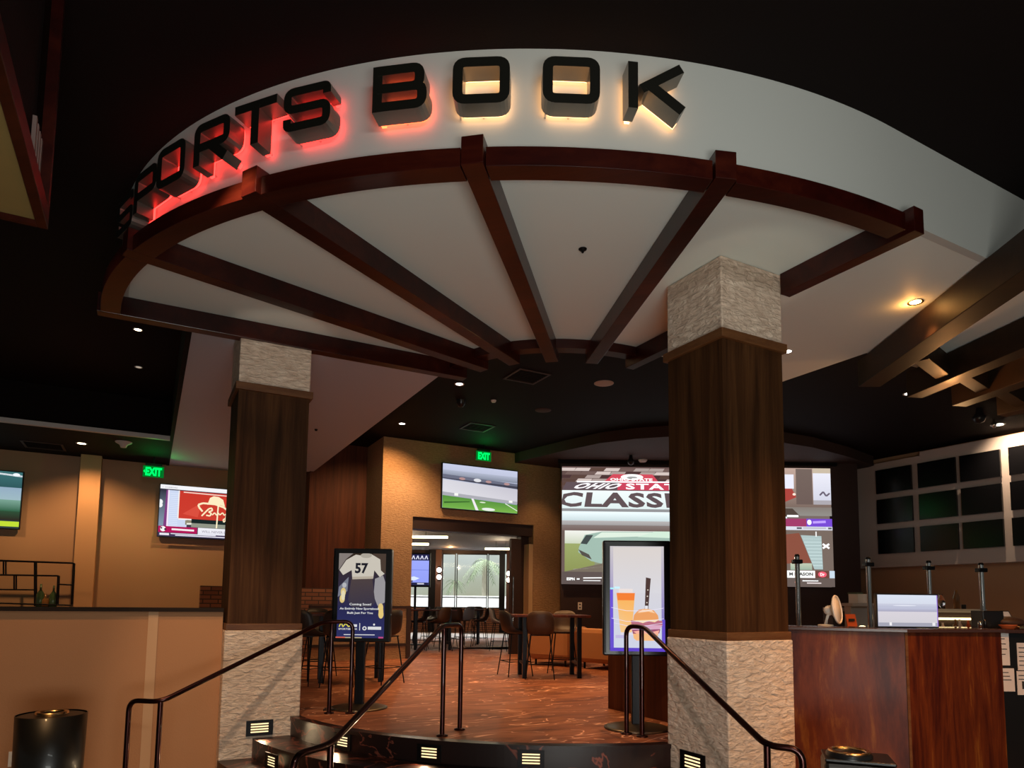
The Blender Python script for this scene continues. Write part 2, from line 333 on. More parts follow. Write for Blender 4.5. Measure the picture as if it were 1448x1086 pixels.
# curved fascia, 8 cm thick, and its straight run
mb = MB(); N = 90; fo = [EL(1.0, i) for i in range(N+1)] + [(5.0 + 8.5*k/12, 3.05) for k in range(1, 13)]; fi = [EL(.985, i) for i in range(N+1)] + [(5.0 + 8.5*k/12, 3.12) for k in range(1, 13)]; ZB = ZS - .005; N += 12
for ps, fl in ((fo, 1), (fi, 0)):
    vs = [(*p, ZB) for p in ps] + [(*p, ZH) for p in ps]
    mb.add(vs, [((i, i+1, N+2+i, N+1+i) if fl else (i+1, i, N+1+i, N+2+i)) for i in range(N)], True)
mb.add([(*p, ZB) for p in fo] + [(*p, ZB) for p in fi], [(i, N+1+i, N+2+i, i+1) for i in range(N)])
mb.add([(*fo[0], ZB), (*fi[0], ZB), (*fi[0], ZH), (*fo[0], ZH)], [(0, 1, 2, 3)])
struct('wall_fascia', mb, 'fascia_paint')
struct('wall_fascia_end', MB().box(-.4, .3, 7.77, 7.9, ZS, ZH), 'ceiling_black')
# rear dropped ring ceiling beyond the arc
rc = [grid(pz(x, y, ZH)) for x, y in ((690, 655), (734, 639), (799, 622.7), (848.6, 611.5), (898, 605), (948, 601.6), (1010, 601), (1080, 606), (1150, 618), (1200, 632), (1235, 645))]
struct('ceiling_ring', MB().prism(rc + [(17.4, 14), (17.4, 17.3), (7.4, 17.3)], 5.40, ZH - .002), 'ceiling_brown')
# bulkhead over the side bar
struct('ceiling_bulkhead', MB().box(-9, .24, 14.38, 17.2, ZS, ZH), 'ceiling_black')
struct('trim_4', MB().box(-9, .24, 14.30, 14.38, ZS - .03, ZS + .05), 'trim_white')
# walls
struct('wall_left', MB().box(-9, 3.25, 17.2, 17.4, 0, ZS), 'tan_paint')
struct('wall_pillar', MB().box(-1.38, -1.0, 16.85, 17.2, ZP, ZS), 'tan_paint_lit')  # brightly lit face put into a paler paint
struct('wall_panelled', MB().box(3.25, 5.1, 16.2, 17.4, ZP, ZH), 'panel_wood')
DG = (5.37, 8.62, 3.84)
mb = MB(); gy0, gy1 = 14.92, 15.35
mb.box(4.62, DG[0], gy0, gy1, ZP, ZH); mb.box(DG[0], DG[1], gy0, gy1, DG[2], ZH); 
struct('wall_centre', mb, 'combed_plaster')
struct('wall_centre_right', MB().box(DG[1], 9.6, gy0, gy1, ZP, 5.40), 'combed_plaster')
struct('wall_centre_return', MB().box(4.62, 4.9, gy1, 16.2, ZP, ZH), 'combed_plaster')
# door frame of the wide opening
mb = MB(); mb.box(DG[0], DG[1], gy0 + .05, gy1 + .02, DG[2] - .28, DG[2]); mb.box(DG[1] - .22, DG[1], gy0 + .25, gy1 + .05, ZP, DG[2] - .28)
mb.box(DG[0], DG[0] + .04, gy0 + .25, gy1 + .02, ZP, DG[2] - .28); struct('door_1', mb, 'dark_panel')
mb = MB(); mb.box(DG[1] - .14, DG[1] - .02, gy0 - .02, gy0 + .24, ZP, 3.35); struct('trim_5', mb, 'jamb_tan')
dl = Thing('folding_door', 'dark folding door panel stacked at the right of the wide opening', 'door', (8.05, 14.98, ZP), 'G')
dpn = dl.part('door_panel', MB().box(7.92, 8.2, 14.8, 14.9, ZP, 3.45), 'dark_panel'); dl.part('handle', MB().tube([(7.97, 14.77, 1.2), (7.97, 14.77, 2.5)], .02), 'chrome', dpn)
# screen wall (square to the view) and side return
SY = 16.6
struct('wall_screen', MB().box(1.2, 8.55, SY, SY + .25, ZP - .4, 5.55), 'dark_panel', 'W')
mb = MB().prism([(8.55, SY), (8.55, SY + .3), (9.3, 18.6), (9.1, 18.6)], 0, 5.6); struct('wall_screen_return', mb, 'dark_panel', 'W')
struct('wall_right', MB().box(16.35, 16.6, -2, 17.3, 0, ZH), 'tan_paint')
# half wall on the left with its stone cap
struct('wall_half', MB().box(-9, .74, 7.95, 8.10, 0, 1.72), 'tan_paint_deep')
struct('trim_6', MB().box(-9, .74, 7.90, 8.16, 1.72, 1.76), 'cap_stone', )
struct('trim_light_stripe', MB().box(.03, .12, 7.935, 7.95, 0, 1.72), 'tan_paint_lit')  # pale strip added in place of a stripe of reflected light
# ------------------------------------------------------------------ next room through the opening
FY = 29.0
struct('floor_next_room', MB().box(-9, 12, 18.6, 30, ZP - .1, ZP), 'floor_tile', 'W'); 
mb = MB(); mb.prism([(4.6, 17.35), (12, 17.35), (12, 22), (4.6, 22)], ZP - .08, ZP + .004); struct('floor_next_room_carpet', mb, 'carpet')
mb = MB(); mb.prism([tuple(grid(p)) for p in ((-7, 17.9), (0.2, 17.9), (6, 20.2), (9, 21), (9, 29.6), (-7, 29.6))], 4.08, 4.2); struct('ceiling_next_room', mb, 'ceiling_brown')
struct('wall_next_room', MB().box(-6.5, 4.5, FY, FY + .2, ZP, 1.62), 'brick_wall', 'W')
struct('wall_next_room_head', MB().box(-6.5, 4.5, FY, FY + .2, 3.95, 4.3), 'dark_panel', 'W')
struct('wall_next_room_side', MB().box(-6.7, -6.5, 18.5, FY + .2, ZP, 4.2), 'tan_paint', 'W')
struct('wall_next_room_side_right', MB().box(2.2, 2.4, 19.5, FY + .2, ZP, 4.2), 'dark_panel', 'W')
def wx(px): return pd(px, 820, FY).x
wn = 0
cols = [578, 609, 645, 690, 710, 737]
for i, (a, b) in enumerate(((560, 607), (625, 644), (645.5, 689), (690, 707), (723, 738))):
    wn += 1; x0, x1 = wx(a), wx(b); mb = MB(); t = .035
    mb.box(x0, x0 + t, FY + .02, FY + .1, 1.62, 3.95); mb.box(x1 - t, x1, FY + .02, FY + .1, 1.62, 3.95); mb.box(x0 + t, x1 - t, FY + .02, FY + .1, 1.62, 1.66)
    mb.box(x0 + t, x1 - t, FY + .02, FY + .1, 2.05, 2.09); mb.box(x0 + t, x1 - t, FY + .02, FY + .1, 3.9, 3.95)
    fr = struct('window_%d' % wn, mb, 'black_metal', 'W')
    gm = MB().box(x0 + t, x1 - t, FY + .05, FY + .06, 1.66, 3.9); gl = bpy.data.objects.new('window_pane', gm.mesh('window_pane', 'window_glass')); COL.objects.link(gl); gl.parent = fr
    gl.visible_shadow = True
struct('trim_8', MB().box(wx(607), wx(617), FY - .25, FY + .1, ZP, 4.08), 'black_metal', 'W')
struct('trim_9', MB().box(wx(617), wx(625), FY - .35, FY + .1, ZP, 4.08), 'brick_dark', 'W')
struct('trim_10', MB().box(wx(707), wx(714), FY - .25, FY + .1, ZP, 4.08), 'black_metal', 'W')
struct('trim_11', MB().box(wx(716), wx(723), FY - .35, FY + .1, ZP, 4.08), 'brick_dark', 'W')
# outdoors: low white terrace wall, hazy bright sky, palms
m = newmat('sky_haze'); n, l = nodes(m); n.remove(P(m)); e = n.new('ShaderNodeEmission'); tc = n.new('ShaderNodeTexCoord'); sp = n.new('ShaderNodeSeparateXYZ')
l.new(tc.outputs['Object'], sp.inputs[0]); hz = noise(n, l, tc.outputs['Object'], .35, 3)
f = math_(n, l, 'ADD', math_(n, l, 'MULTIPLY', sp.outputs[2], .11), math_(n, l, 'MULTIPLY', hz, .35))
l.new(ramp(n, l, f, [(.3, (.33, .34, .24)), (.5, (.40, .44, .36)), (.66, (.50, .56, .53)), (.85, (.64, .70, .68))]), e.inputs[0]); e.inputs[1].default_value = 1.15; l.new(e.outputs[0], n['Material Output'].inputs['Surface'])
struct('sky', MB().box(-14, 10, 42, 42.1, -1, 9), 'sky_haze', 'W')
plain('terrace_white', (.9, .92, .92), .8)
struct('wall_terrace', MB().box(-12, 8, 34, 34.2, 0, 2.2), 'terrace_white', 'W'); struct('ground_outside', MB().box(-14, 10, 29.2, 42, .3, .4), 'terrace_white', 'W')
def palm(px, pyc, d, R, label, nf=15):
    c = pd(px, pyc, d); t = Thing('palm_tree', label, 'tree', (c.x, d, .4), 'W')
    t.part('trunk', MB().tube([(c.x, d, .4), (c.x + .05, d, (c.z)/2), (c.x, d, c.z)], [R*.16, R*.13, R*.11], 10), 'palm_trunk')
    mb = MB()
    for k in range(nf):
        a = 2*pi*k/nf + random.uniform(-.15, .15); el = random.uniform(-.5, .7); L = R*random.uniform(.85, 1.1); pts = []
        for j in range(7):
            q = j/6; pts.append(Vector((c.x + cos(a)*L*q*cos(el), d + sin(a)*L*q*.8*cos(el), c.z + L*(sin(el)*q - .75*q*q))))
        for j in range(6):
            w = R*.16*sin(pi*(j + .6)/7); nz = Vector((-sin(a), cos(a), 0))*w; dz = Vector((0, 0, -w*.7))
            for sg in (-1, 1):
                for q in (0, .5):
                    p0 = pts[j].lerp(pts[j+1], q); p1 = pts[j].lerp(pts[j+1], q + .3)
                    mb.add([p0, p1, p1 + nz*sg*1.5 + dz + (pts[j+1]-pts[j])*.5], [(0, 1, 2)])
    t.part('crown', mb, 'palm_leaf')
palm(685, 792, 36.5, 1.25, 'tall palm tree outside the middle window of the far room', 18)
palm(643, 822, 40, .75, 'small distant palm tree outside, left of the tall one', 14)
palm(736, 846, 38, .6, 'low leafy palm outside the window at the right jamb', 14)
sun = bpy.data.lights.new('daylight', 'AREA'); sun.shape = 'RECTANGLE'; sun.size = 14; sun.size_y = 5; sun.energy = 6000; sun.color = (.95, 1, 1)
so = bpy.data.objects.new('daylight', sun); COL.objects.link(so); so.location = (-2, 36, 9); so.rotation_euler = (Vector((-2, 31, 0)) - Vector((-2, 36, 9))).to_track_quat('-Z', 'Y').to_euler()
# ================================================================== PILLARS
def pillar(x0, x1, y0, y1, zc, zb, cap_top, wood_top, label):
    t = Thing('stone_and_wood_column', label, 'column', ((x0+x1)/2, (y0+y1)/2, 0), 'G', 'stone and wood columns beside the steps')
    e = .02
    t.part('stone_base', MB().box(x0 - e, x1 + e, y0 - e, y1 + e, 0, zc), 'stone_cream', bev=.012)
    t.part('wood_cladding', MB().box(x0 + .005, x1 - .005, y0 + .005, y1 - .005, zc, wood_top), 'column_wood')
    t.part('base_moulding', MB().box(x0 - .012, x1 + .012, y0 - .012, y1 + .012, zc, zc + .07), 'trim_wood', bev=.006)
    t.part('cap_moulding', MB().box(x0 - .03, x1 + .03, y0 - .03, y1 + .03, wood_top - .07, wood_top + .012), 'trim_wood', bev=.006)
    t.part('stone_capital', MB().box(x0 + .0, x1 - .0, y0 + .0, y1 - .0, wood_top + .012, cap_top), 'stone_cream', bev=.012)
    return t
pillar(.76, 1.52, 7.74, 8.50, 1.53, 0, 4.895, 4.20, 'left stone and wood column beside the grey half wall')
pillar(4.25, 5.0, 4.14, 4.84, 1.56, 0, 4.895, 4.22, 'large right stone and wood column beside the wooden desk')
# ================================================================== FAN OF TIMBER BEAMS
t = Thing('fan_pergola', 'fan of glossy dark red timber beams under the white sign canopy', 'pergola', (CX, CY, 4.7), 'G')
BZ = 4.70
for i in range(6):
    ph = 18*i; a = EL(.287, ph); b = EL(1.0, ph); c = EL(1.034, ph)
    if i == 5: a = (5.0, 6.40)
    va, vb = Vector((*a, BZ)), Vector((*c, BZ))
    if i == 5:   # stops at the pillar on one side and goes on behind it
        mb = MB().bar((5.04, 4.13, BZ), (5.04, c[1], BZ), .12, ZS - BZ - .003); o = t.part('beam', mb, 'cherry', bev=.004)
        t.part('beam', MB().bar((5.02, 6.4, BZ), (5.02, 4.86, BZ), .12, ZS - BZ - .003), 'cherry', bev=.004)
    else:
        t.part('beam', MB().bar(va, vb, .15 if i else .14, ZS - BZ - .003), 'cherry', bev=.004)
for k in range(5):
    mb = MB(); a0, a1 = 18*k + .9, 18*(k+1) - .9; N = 14
    o_ = [EL(1.028, a0 + (a1-a0)*i/N) for i in range(N+1)]; i_ = [EL(.996, a0 + (a1-a0)*i/N) for i in range(N+1)]
    mb.prism(o_ + i_[::-1], BZ, BZ + .135); t.part('arc_beam', mb, 'cherry', bev=.003)
    mb = MB(); o_ = [EL(.332, a0 + (a1-a0)*i/N) for i in range(N+1)]; i_ = [EL(.30, a0 + (a1-a0)*i/N) for i in range(N+1)]
    mb.prism(o_ + i_[::-1], 4.79, 4.899); t.part('inner_arc', mb, 'cherry')
# second fan at the right
t = Thing('side_pergola', 'brown timber beams of the second fan above the desk', 'pergola', (10.2, 8.8, 4.56), 'G')
ZT = 4.56
def ext(a, b, k): return (b[0] + (b[0]-a[0])*k, b[1] + (b[1]-a[1])*k)
for nm, a, b, k, w in (('beam', (7.72, 5.12), (6.28, 2.80), 1.2, .26), ('beam', (8.62, 5.10), (8.06, 3.62), 1.6, .22), ('beam', (9.5, 5.03), (9.2, 4.12), 2.6, .22), ('beam', (10.5, 5.0), (10.45, 4.0), 2.6, .22)):
    c = ext(a, b, k); t.part(nm, MB().bar((*a, ZT), (*c, ZT), w, .325), 'trellis_wood', bev=.006)
for a, b in (((7.5, 4.35), (8.28, 4.55)), ((8.5, 4.45), (9.25, 4.6)), ((9.35, 4.5), (10.4, 4.7))): t.part('arc_beam', MB().bar((*a, ZT + .05), (*b, ZT + .05), .16, .25), 'trellis_wood', bev=.005)
# hanging wood framed bar canopy at the top left
HZ = 4.0; g = gg(pz(68, 325, HZ)); x1, y1 = g.x, g.y
t = Thing('hanging_canopy_frame', 'dark red timber frame with yellow underside hanging at the upper left', 'canopy', (x1 - 1, y1 - 1.5, HZ), 'G')
t.part('bottom_rail', MB().box(x1 - .055, x1, y1 - 3.2, y1, HZ, HZ + .12), 'cherry', bev=.004)
t.part('end_rail', MB().box(x1 - 3, x1 - .055, y1 - .03, y1, HZ, HZ + .12), 'cherry')
t.part('corner_post', MB().box(x1 - .06, x1, y1 - .05, y1, HZ + .12, 5.63), 'cherry')
t.part('underside_panel', MB().box(x1 - 3, x1 - .055, y1 - 3.2, y1 - .03, HZ + .03, HZ + .07), 'yellow_panel')
mb = MB()
for k in range(40): mb.box(x1 - .07, x1 - .05, y1 - .08 - .07*k, y1 - .045 - .07*k, HZ + .12, HZ + (.50 if k < 4 else .24))
t.part('slats', mb, 'canvas_stripe'); t.part('inner_panel', MB().box(x1 - .12, x1 - .09, y1 - 3.2, y1 - .06, HZ + .12, 5.63), 'ceiling_black')
# ================================================================== SIGN LETTERS
TH = .205
def stroke(pts, t_, closed=False, rad=.17):
    """outline strips (list of quads) along a path with rounded corners"""
    P_ = [Vector((p[0], p[1])) for p in pts]; n = len(P_); out = []
    for i in range(n):
        if not closed and i in (0, n-1): out.append(P_[i]); continue
        a, b, c = P_[i-1], P_[i], P_[(i+1) % n]; d1 = (a - b); d2 = (c - b); r = min(rad, d1.length*.49, d2.length*.49)
        d1.normalize(); d2.normalize(); s, e = b + d1*r, b + d2*r
        for k in range(6): q = k/5; out.append(s*(1-q)**2 + b*2*q*(1-q) + e*q*q)
    m = len(out); L, R = [], []
    for i in range(m):
        a = out[i-1] if (closed or i > 0) else None; c = out[(i+1) % m] if (closed or i < m-1) else None
        d = Vector((0, 0))
        if a is not None: d += (out[i] - a).normalized()
        if c is not None: d += (c - out[i]).normalized()
        d.normalize(); nn = Vector((-d.y, d.x))
        k = 1.
        if a is not None and c is not None:
            dd = (out[i] - a).normalized(); k = 1/max(.6, Vector((-dd.y, dd.x)).dot(nn))
        L.append(out[i] + nn*t_/2*k); R.append(out[i] - nn*t_/2*k)
    return L, R, closed
W = 1.16; h = TH/2
GLY = {
 'O': [stroke([(h, h), (W-h, h), (W-h, 1-h), (h, 1-h)], TH, True, .16)],
 'S': [stroke([(W-h, .72), (W-h, 1-h), (h, 1-h), (h, .5), (W-h, .5), (W-h, h), (h, h), (h, .30)], TH*.93, False, .15)],
 'P': [stroke([(h, 0), (h, 1-h), (W-h, 1-h), (W-h, .40), (h, .40)], TH, False, .15)],
 'R': [stroke([(h, 0), (h, 1-h), (W-h, 1-h), (W-h, .42), (h, .42)], TH, False, .15), stroke([(.55, .42), (W-.12, .0)], TH*1.1)],
 'T': [stroke([(0, 1-h), (W, 1-h)], TH), stroke([(W/2, 1-h), (W/2, 0)], TH*1.05)],
 'B': [stroke([(h, 0), (h, 1)], TH), stroke([(h, 1-h), (W-h-.06, 1-h), (W-h-.06, .5), (h, .5)], TH, False, .16), stroke([(h, .499), (W-h, .499), (W-h, h), (h, h)], TH*.985, False, .16)],
 'K': [stroke([(h, 0), (h, 1)], TH), stroke([(.28, .43), (W-.03, .97)], TH*.95), stroke([(.42, .55), (W-.02, .04)], TH*1.1)],
}
def glyph(ch, T, z0, z1, grow=0.):
    """extrude the strips of a letter between depths z0 and z1 through T(u, v, depth); returns face and side geometry"""
    fc, sd = MB(), MB()
    for gi, (L, R, closed) in enumerate(GLY[ch]):
        z0, z1 = z0 - .0008*bool(gi), z1 + .0008*bool(gi)
        m = len(L); rng = range(m if closed else m-1)
        if grow: L = [l + (l - r).normalized()*grow for l, r in zip(L, R)]; R = [r + (r - l).normalized()*grow for l, r in zip(L, R)]
        for i in rng:
            j = (i+1) % m; q = [L[i], R[i], R[j], L[j]]
            fc.add([T(p.x, p.y, z1) for p in q], [(0, 1, 2, 3)]); sd.add([T(p.x, p.y, z0) for p in q], [(3, 2, 1, 0)])
            for a, b in ((L[j], L[i]), (R[i], R[j])): sd.add([T(a.x, a.y, z0), T(b.x, b.y, z0), T(b.x, b.y, z1), T(a.x, a.y, z1)], [(0, 1, 2, 3)])
        if not closed:
            for a, b in ((L[0], R[0]), (R[-1], L[-1])): sd.add([T(a.x, a.y, z0), T(b.x, b.y, z0), T(b.x, b.y, z1), T(a.x, a.y, z1)], [(0, 1, 2, 3)])
    return fc, sd
LH = .325
LETTERS = [('S', 17.4, 'led_red', 'letter S at the far left end of the sign, seen edge on'), ('P', 21.8, 'led_red', 'letter P of the sign, red halo, second from its left end'),
 ('O', 26.1, 'led_red', 'letter O in the word SPORTS with a red halo'), ('R', 31.5, 'led_red', 'letter R of the sign with a red halo'), ('T', 36.2, 'led_red', 'letter T of the sign with a red halo'),
 ('S', 41.0, 'led_red', 'letter S that ends the word SPORTS, red halo'), ('B', 48.45, 'led_orange', 'letter B of the sign with red glow inside and orange edge'),
 ('O', 54.35, 'led_warm', 'first letter O of BOOK with a pale orange halo'), ('O', 60.65, 'led_warm', 'second letter O of BOOK, beside the K'), ('K', 66.6, 'led_warm', 'letter K that ends the sign')]
ZL = [5.05, 5.12, 5.18, 5.21, 5.225, 5.235, 5.26, 5.265, 5.265, 5.26]
for (ch, ph, led, lab), zc in zip(LETTERS, ZL):
    a = Vector(EL(1.0, ph)); b = Vector(EL(1.0, ph + .2)); tg = (b - a).normalized(); nn = Vector((tg.y, -tg.x))
    if nn.dot(a - Vector((CX, CY))) < 0: nn = -nn
    def T(u, v, d, a=a, tg=tg, nn=nn, zc=zc): 
        q = a + tg*((u - W/2)*LH) + nn*d; return (q.x, q.y, zc + (v - .5)*LH)
    t = Thing('sign_letter', 'black ' + lab, 'sign letter', (a.x, a.y, zc - LH/2), 'G', 'channel letters on the white fascia')
    fc, sd = glyph(ch, T, .055, .185); t.part('letter_face', fc, 'letter_face'); t.part('letter_return', sd, 'letter_side')
    fc2, sd2 = glyph(ch, T, .03, .048, -.05); fc2.add(sd2.v, sd2.f); t.part('halo_light', fc2, led)
    for u, v in ((.1, .1), (W/2, .1)) if ch in 'SOB' else (((W/2, .1), (W/2, .9)) if ch == 'T' else ((.1, .1), (.1, .9))): t.part('stand_off', MB().tube([T(u, v, -.005), T(u, v, .056)], .007, 6), 'chrome')
# ================================================================== HANDRAILS
def fillet(pts, r, n=6):
    P_ = [Vector(p) for p in pts]; out = [P_[0]]
    for i in range(1, len(P_)-1):
        a, b, c = P_[i-1], P_[i], P_[i+1]; d1, d2 = (a-b), (c-b); rr = min(r, d1.length*.45, d2.length*.45); s, e = b + d1.normalized()*rr, b + d2.normalized()*rr
        for k in range(n+1): q = k/n; out.append(s*(1-q)**2 + b*2*q*(1-q) + e*q*q)
    out.append(P_[-1]); return out
def handrail(label, ufoot, uend, lpost, lend, zu, zl, over=0):
    t = Thing('handrail', label, 'handrail', (ufoot.x, ufoot.y, ZP), 'W', 'bronze handrails on the round steps'); R = .023
    U = Vector((ufoot.x, ufoot.y, zu)); UE = Vector((uend.x, uend.y, zu)); Lp = Vector((lpost[0], lpost[1], zl)); Le = Vector((lend[0], lend[1], zl))
    d = (Lp - U); st = U + Vector((d.x, d.y, 0)).normalized()*over
    t.part('rail', MB().tube(fillet([Vector((uend.x, uend.y, ZP)), UE, st, Lp, Le, Vector((Le.x, Le.y, 0))], .10), R, 12), 'bronze')
    t.part('post', MB().tube([Vector((U.x, U.y, ZP)), U], R, 12), 'bronze'); t.part('post', MB().tube([Vector((Lp.x, Lp.y, 0)), Lp], R, 12), 'bronze')
    for f, z in ((ufoot, ZP), (uend, ZP), (Lp, 0), (Le, 0)):
        t.part('base_flange', MB().lathe([(0, 0), (.055, 0), (.055, .012), (.026, .02), (.0, .02)], (f.x, f.y, z), 16), 'bronze')
handrail('bronze handrail running down to the left in front of the left column', pz(465, 1009, ZP), pz(495, 1009, ZP), (-3.14, 6.2), (-3.46, 6.27), 1.62, .93, .12)
handrail('middle bronze handrail, between the two columns on the curved steps', pz(625, 1041, ZP), pz(650, 1032, ZP), (-1.15, 4.46), (-1.29, 4.15), 1.63, .93, .05)
handrail('bronze handrail running down across the right stone column', pz(908, 1042, ZP), pz(886, 1038, ZP), (1.70, 4.58), (1.90, 4.50), 1.64, .93, .06)
# ================================================================== STEP LIGHTS
def step_light(c, nrm, w, h_, label):
    nrm = Vector(nrm).normalized(); u = Vector((0, 0, 1)).cross(nrm).normalized(); t = Thing('step_light', label, 'step light', c, 'W', 'louvred step lights'); z = Vector((0, 0, 1))
    def blk(du, dz, w_, h__, n0, n1):
        m = MB(); p = Vector(c) + u*du + z*dz
        m.add([p + u*a*w_/2 + z*b*h__/2 + nrm*n for n in (n0, n1) for a, b in ((-1, -1), (1, -1), (1, 1), (-1, 1))], [(0, 3, 2, 1), (4, 5, 6, 7), (0, 1, 5, 4), (1, 2, 6, 5), (2, 3, 7, 6), (3, 0, 4, 7)]); return m
    f = MB(); bw = w*.17; bh = h_*.2
    for m in (blk(0, h_/2 - bh/2, w, bh, 0, .014), blk(0, -h_/2 + bh/2, w, bh, 0, .014), blk(-w/2 + bw/2, 0, bw, h_ - 2*bh, 0, .014), blk(w/2 - bw/2, 0, bw, h_ - 2*bh, 0, .014)): f.add(m.v, m.f)
    fr = t.part('frame', f, 'black_metal'); t.part('glow_panel', blk(0, 0, w - 2*bw, h_ - 2*bh, .0005, .003), 'step_glow')
    for k in range(3): t.part('louvre', blk(0, (k - 1)*h_*.17, w - 2*bw, h_*.075, .003, .014), 'black_metal', fr)
    lp = Vector(c) + nrm*.10 - z*.02; spot(lp, lp + nrm*.5 - z*.35, 16, (1, .72, .42), 2.5, .8, .03)
def on_arc(px, R, z, z1):
    p = pz(px[0], px[1], z)   # approximate point; push to the radius
    a, b, c = ray(*px)
    Y = 3.5
    while Y < 9:
        tt = Y/b; q = Vector((a*tt, Y, EYE + c*tt))
        if hypot(q.x - SC.x, q.y - SC.y) < R: break
        Y += .004
    n = Vector((q.x - SC.x, q.y - SC.y, 0)).normalized(); return Vector((SC.x, SC.y, 0)) + n*(R + .009) + Vector((0, 0, z1)), n
for px, R, z1, lab in (((486, 1053), 3.60, .49, 'step light on the top riser behind the middle handrail'), ((608, 1066), 3.60, .49, 'step light on the top riser below the middle posts'),
                       ((751, 1075), 3.60, .49, 'step light on the top riser, the one nearest the right column'), ((386, 1079), 4.03, .29, 'step light at the left end of the lower riser')):
    c, nn_ = on_arc(px, R, .5, z1); step_light(c, nn_, .235, .15, lab)
fc_ = pw(367, 1029, 7.715, 1); step_light(fc_, Vector((-ey[0], -ey[1], 0)), .27, .16, 'step light set into the base of the left column')
fc_ = pw(980, 1078, 4.225, 0); step_light(fc_, Vector((-ex[0], -ex[1], 0)), .30, .17, 'step light set into the base of the right column')
# ================================================================== PORTRAIT KIOSKS
def kiosk(c, w, z0, z1, yaw, label, dr, zl=None):
    """display stand: base disc, pole, bezel, lit picture; yaw turns it about z"""
    t = Thing('display_kiosk', label, 'display', (c.x, c.y, ZP), 'W'); m = Matrix.Rotation(yaw, 3, 'Z'); O = Vector((c.x, c.y, 0))
    def bx(x0, x1, y0, y1, za, zb):
        b = MB().box(x0, x1, y0, y1, za, zb); b.v = [O + m @ v for v in b.v]; return b
    t.part('base_disc', MB().lathe([(0, 0), (.33, 0), (.335, .012), (.30, .022), (.06, .05), (0, .05)], (c.x, c.y, ZP), 40), 'disc_metal')
    t.part('pole', bx(-.055, .055, -.03, .05, ZP + .03, z0 + .3), 'black_metal', bev=.01)
    b = .07; bz = t.part('bezel', bx(-w/2, w/2, -.05, .07, z0, z1), 'black_plastic', bev=.015)
    t.part('side_trim', bx(-w/2 + .018, -w/2 + .03, -.056, -.05, z0 + .03, z1 - .03), 'black_metal')
    pw_ = w - 2*b; o = O + m @ Vector((-pw_/2, -.0515, 0)); 
    p = Pic((o.x, o.y, z0 + .05), m @ Vector((pw_, 0, 0)), (0, 0, z1 - z0 - .11)); dr(p); t.part('screen_picture', p.mb, 'picture', bz); return t
def draw57(p):
    p.k = .75
    p.rect(0, 0, 1, 1, (.03, .035, .14), (.05, .032, .02)); p.rect(0, 0, 1, .38, (.035, .04, .16), (.03, .03, .10))
    p.poly([(0, .80), (.15, .93), (.3, 1), (.0, 1)], (.30, .26, .24)); p.poly([(.72, 1), (1, 1), (1, .76), (.85, .8)], (.09, .06, .045))
    p.poly([(.22, .72), (.02, .60), (.0, .48), (.2, .55)], (.25, .26, .33)); p.poly([(.78, .70), (.95, .74), (1, .66), (1, .42), (.85, .38), (.76, .5)], (.42, .4, .42))
    p.poly([(.28, .70), (.72, .71), (.8, .42), (.70, .36), (.3, .36), (.22, .45)], [(.10, .07, .07)]*2 + [(.06, .05, .08)]*4)
    p.poly([(.16, .92), (.36, .985), (.52, .97), (.68, .995), (.88, .93), (.9, .80), (.98, .76), (.88, .72), (.76, .80), (.74, .70), (.30, .69), (.28, .80), (.10, .74), (.02, .80)], (.78, .72, .62))
    p.oval(.58, .975, .12, .03, (.55, .5, .42)); p.poly([(.3, .69), (.74, .70), (.74, .73), (.3, .72)], (.6, .52, .42)); p.text('57', .35, .76, .63, .885, (.02, .02, .03), .04)
    for u, v in ((.10, .46), (.12, .54), (.93, .28), (.92, .36)): p.oval(u, v, .055, .05, (.95, .72, .28))
    p.oval(.12, .5, .04, .06, (1, .9, .6)); p.oval(.93, .31, .05, .07, (1, .75, .25)); p.oval(.14, .62, .045, .03, (.6, .6, .65))
    p.text('Coming Soon!', .26, .375, .72, .41, (1, 1, 1), .02); p.text('An Entirely New Sportsbook', .06, .325, .90, .358, (1, 1, 1), .02); p.text('Built Just For You', .22, .275, .76, .308, (1, 1, 1), .02)
    p.line([(.06, .13), (.10, .18), (.14, .13), (.20, .17), (.26, .13), (.33, .165)], .012, (.95, .85, .1))
    p.text('SPORTSBOOK', .05, .095, .45, .115, (.95, .95, .9), .02); p.rect(.355, .13, .44, .16, (.9, .9, .95)); p.rect(.49, .09, .505, .175, (.9, .9, .9))
    p.oval(.60, .115, .045, .024, (.95, .95, .95)); p.oval(.60, .115, .022, .012, (.035, .04, .16)); p.rect(.67, .10, .95, .135, (.92, .92, .95)); p.oval(.80, .16, .02, .012, (1, 1, 1)); p.rect(.17, .035, .82, .044, (.9, .9, .95))
    p.rect(.0, .0, .2, .015, (.8, .15, .1)); p.rect(.2, 0, .55, .012, (.6, .5, .3)); p.rect(.9, .0, 1, .018, (.7, .1, .3))
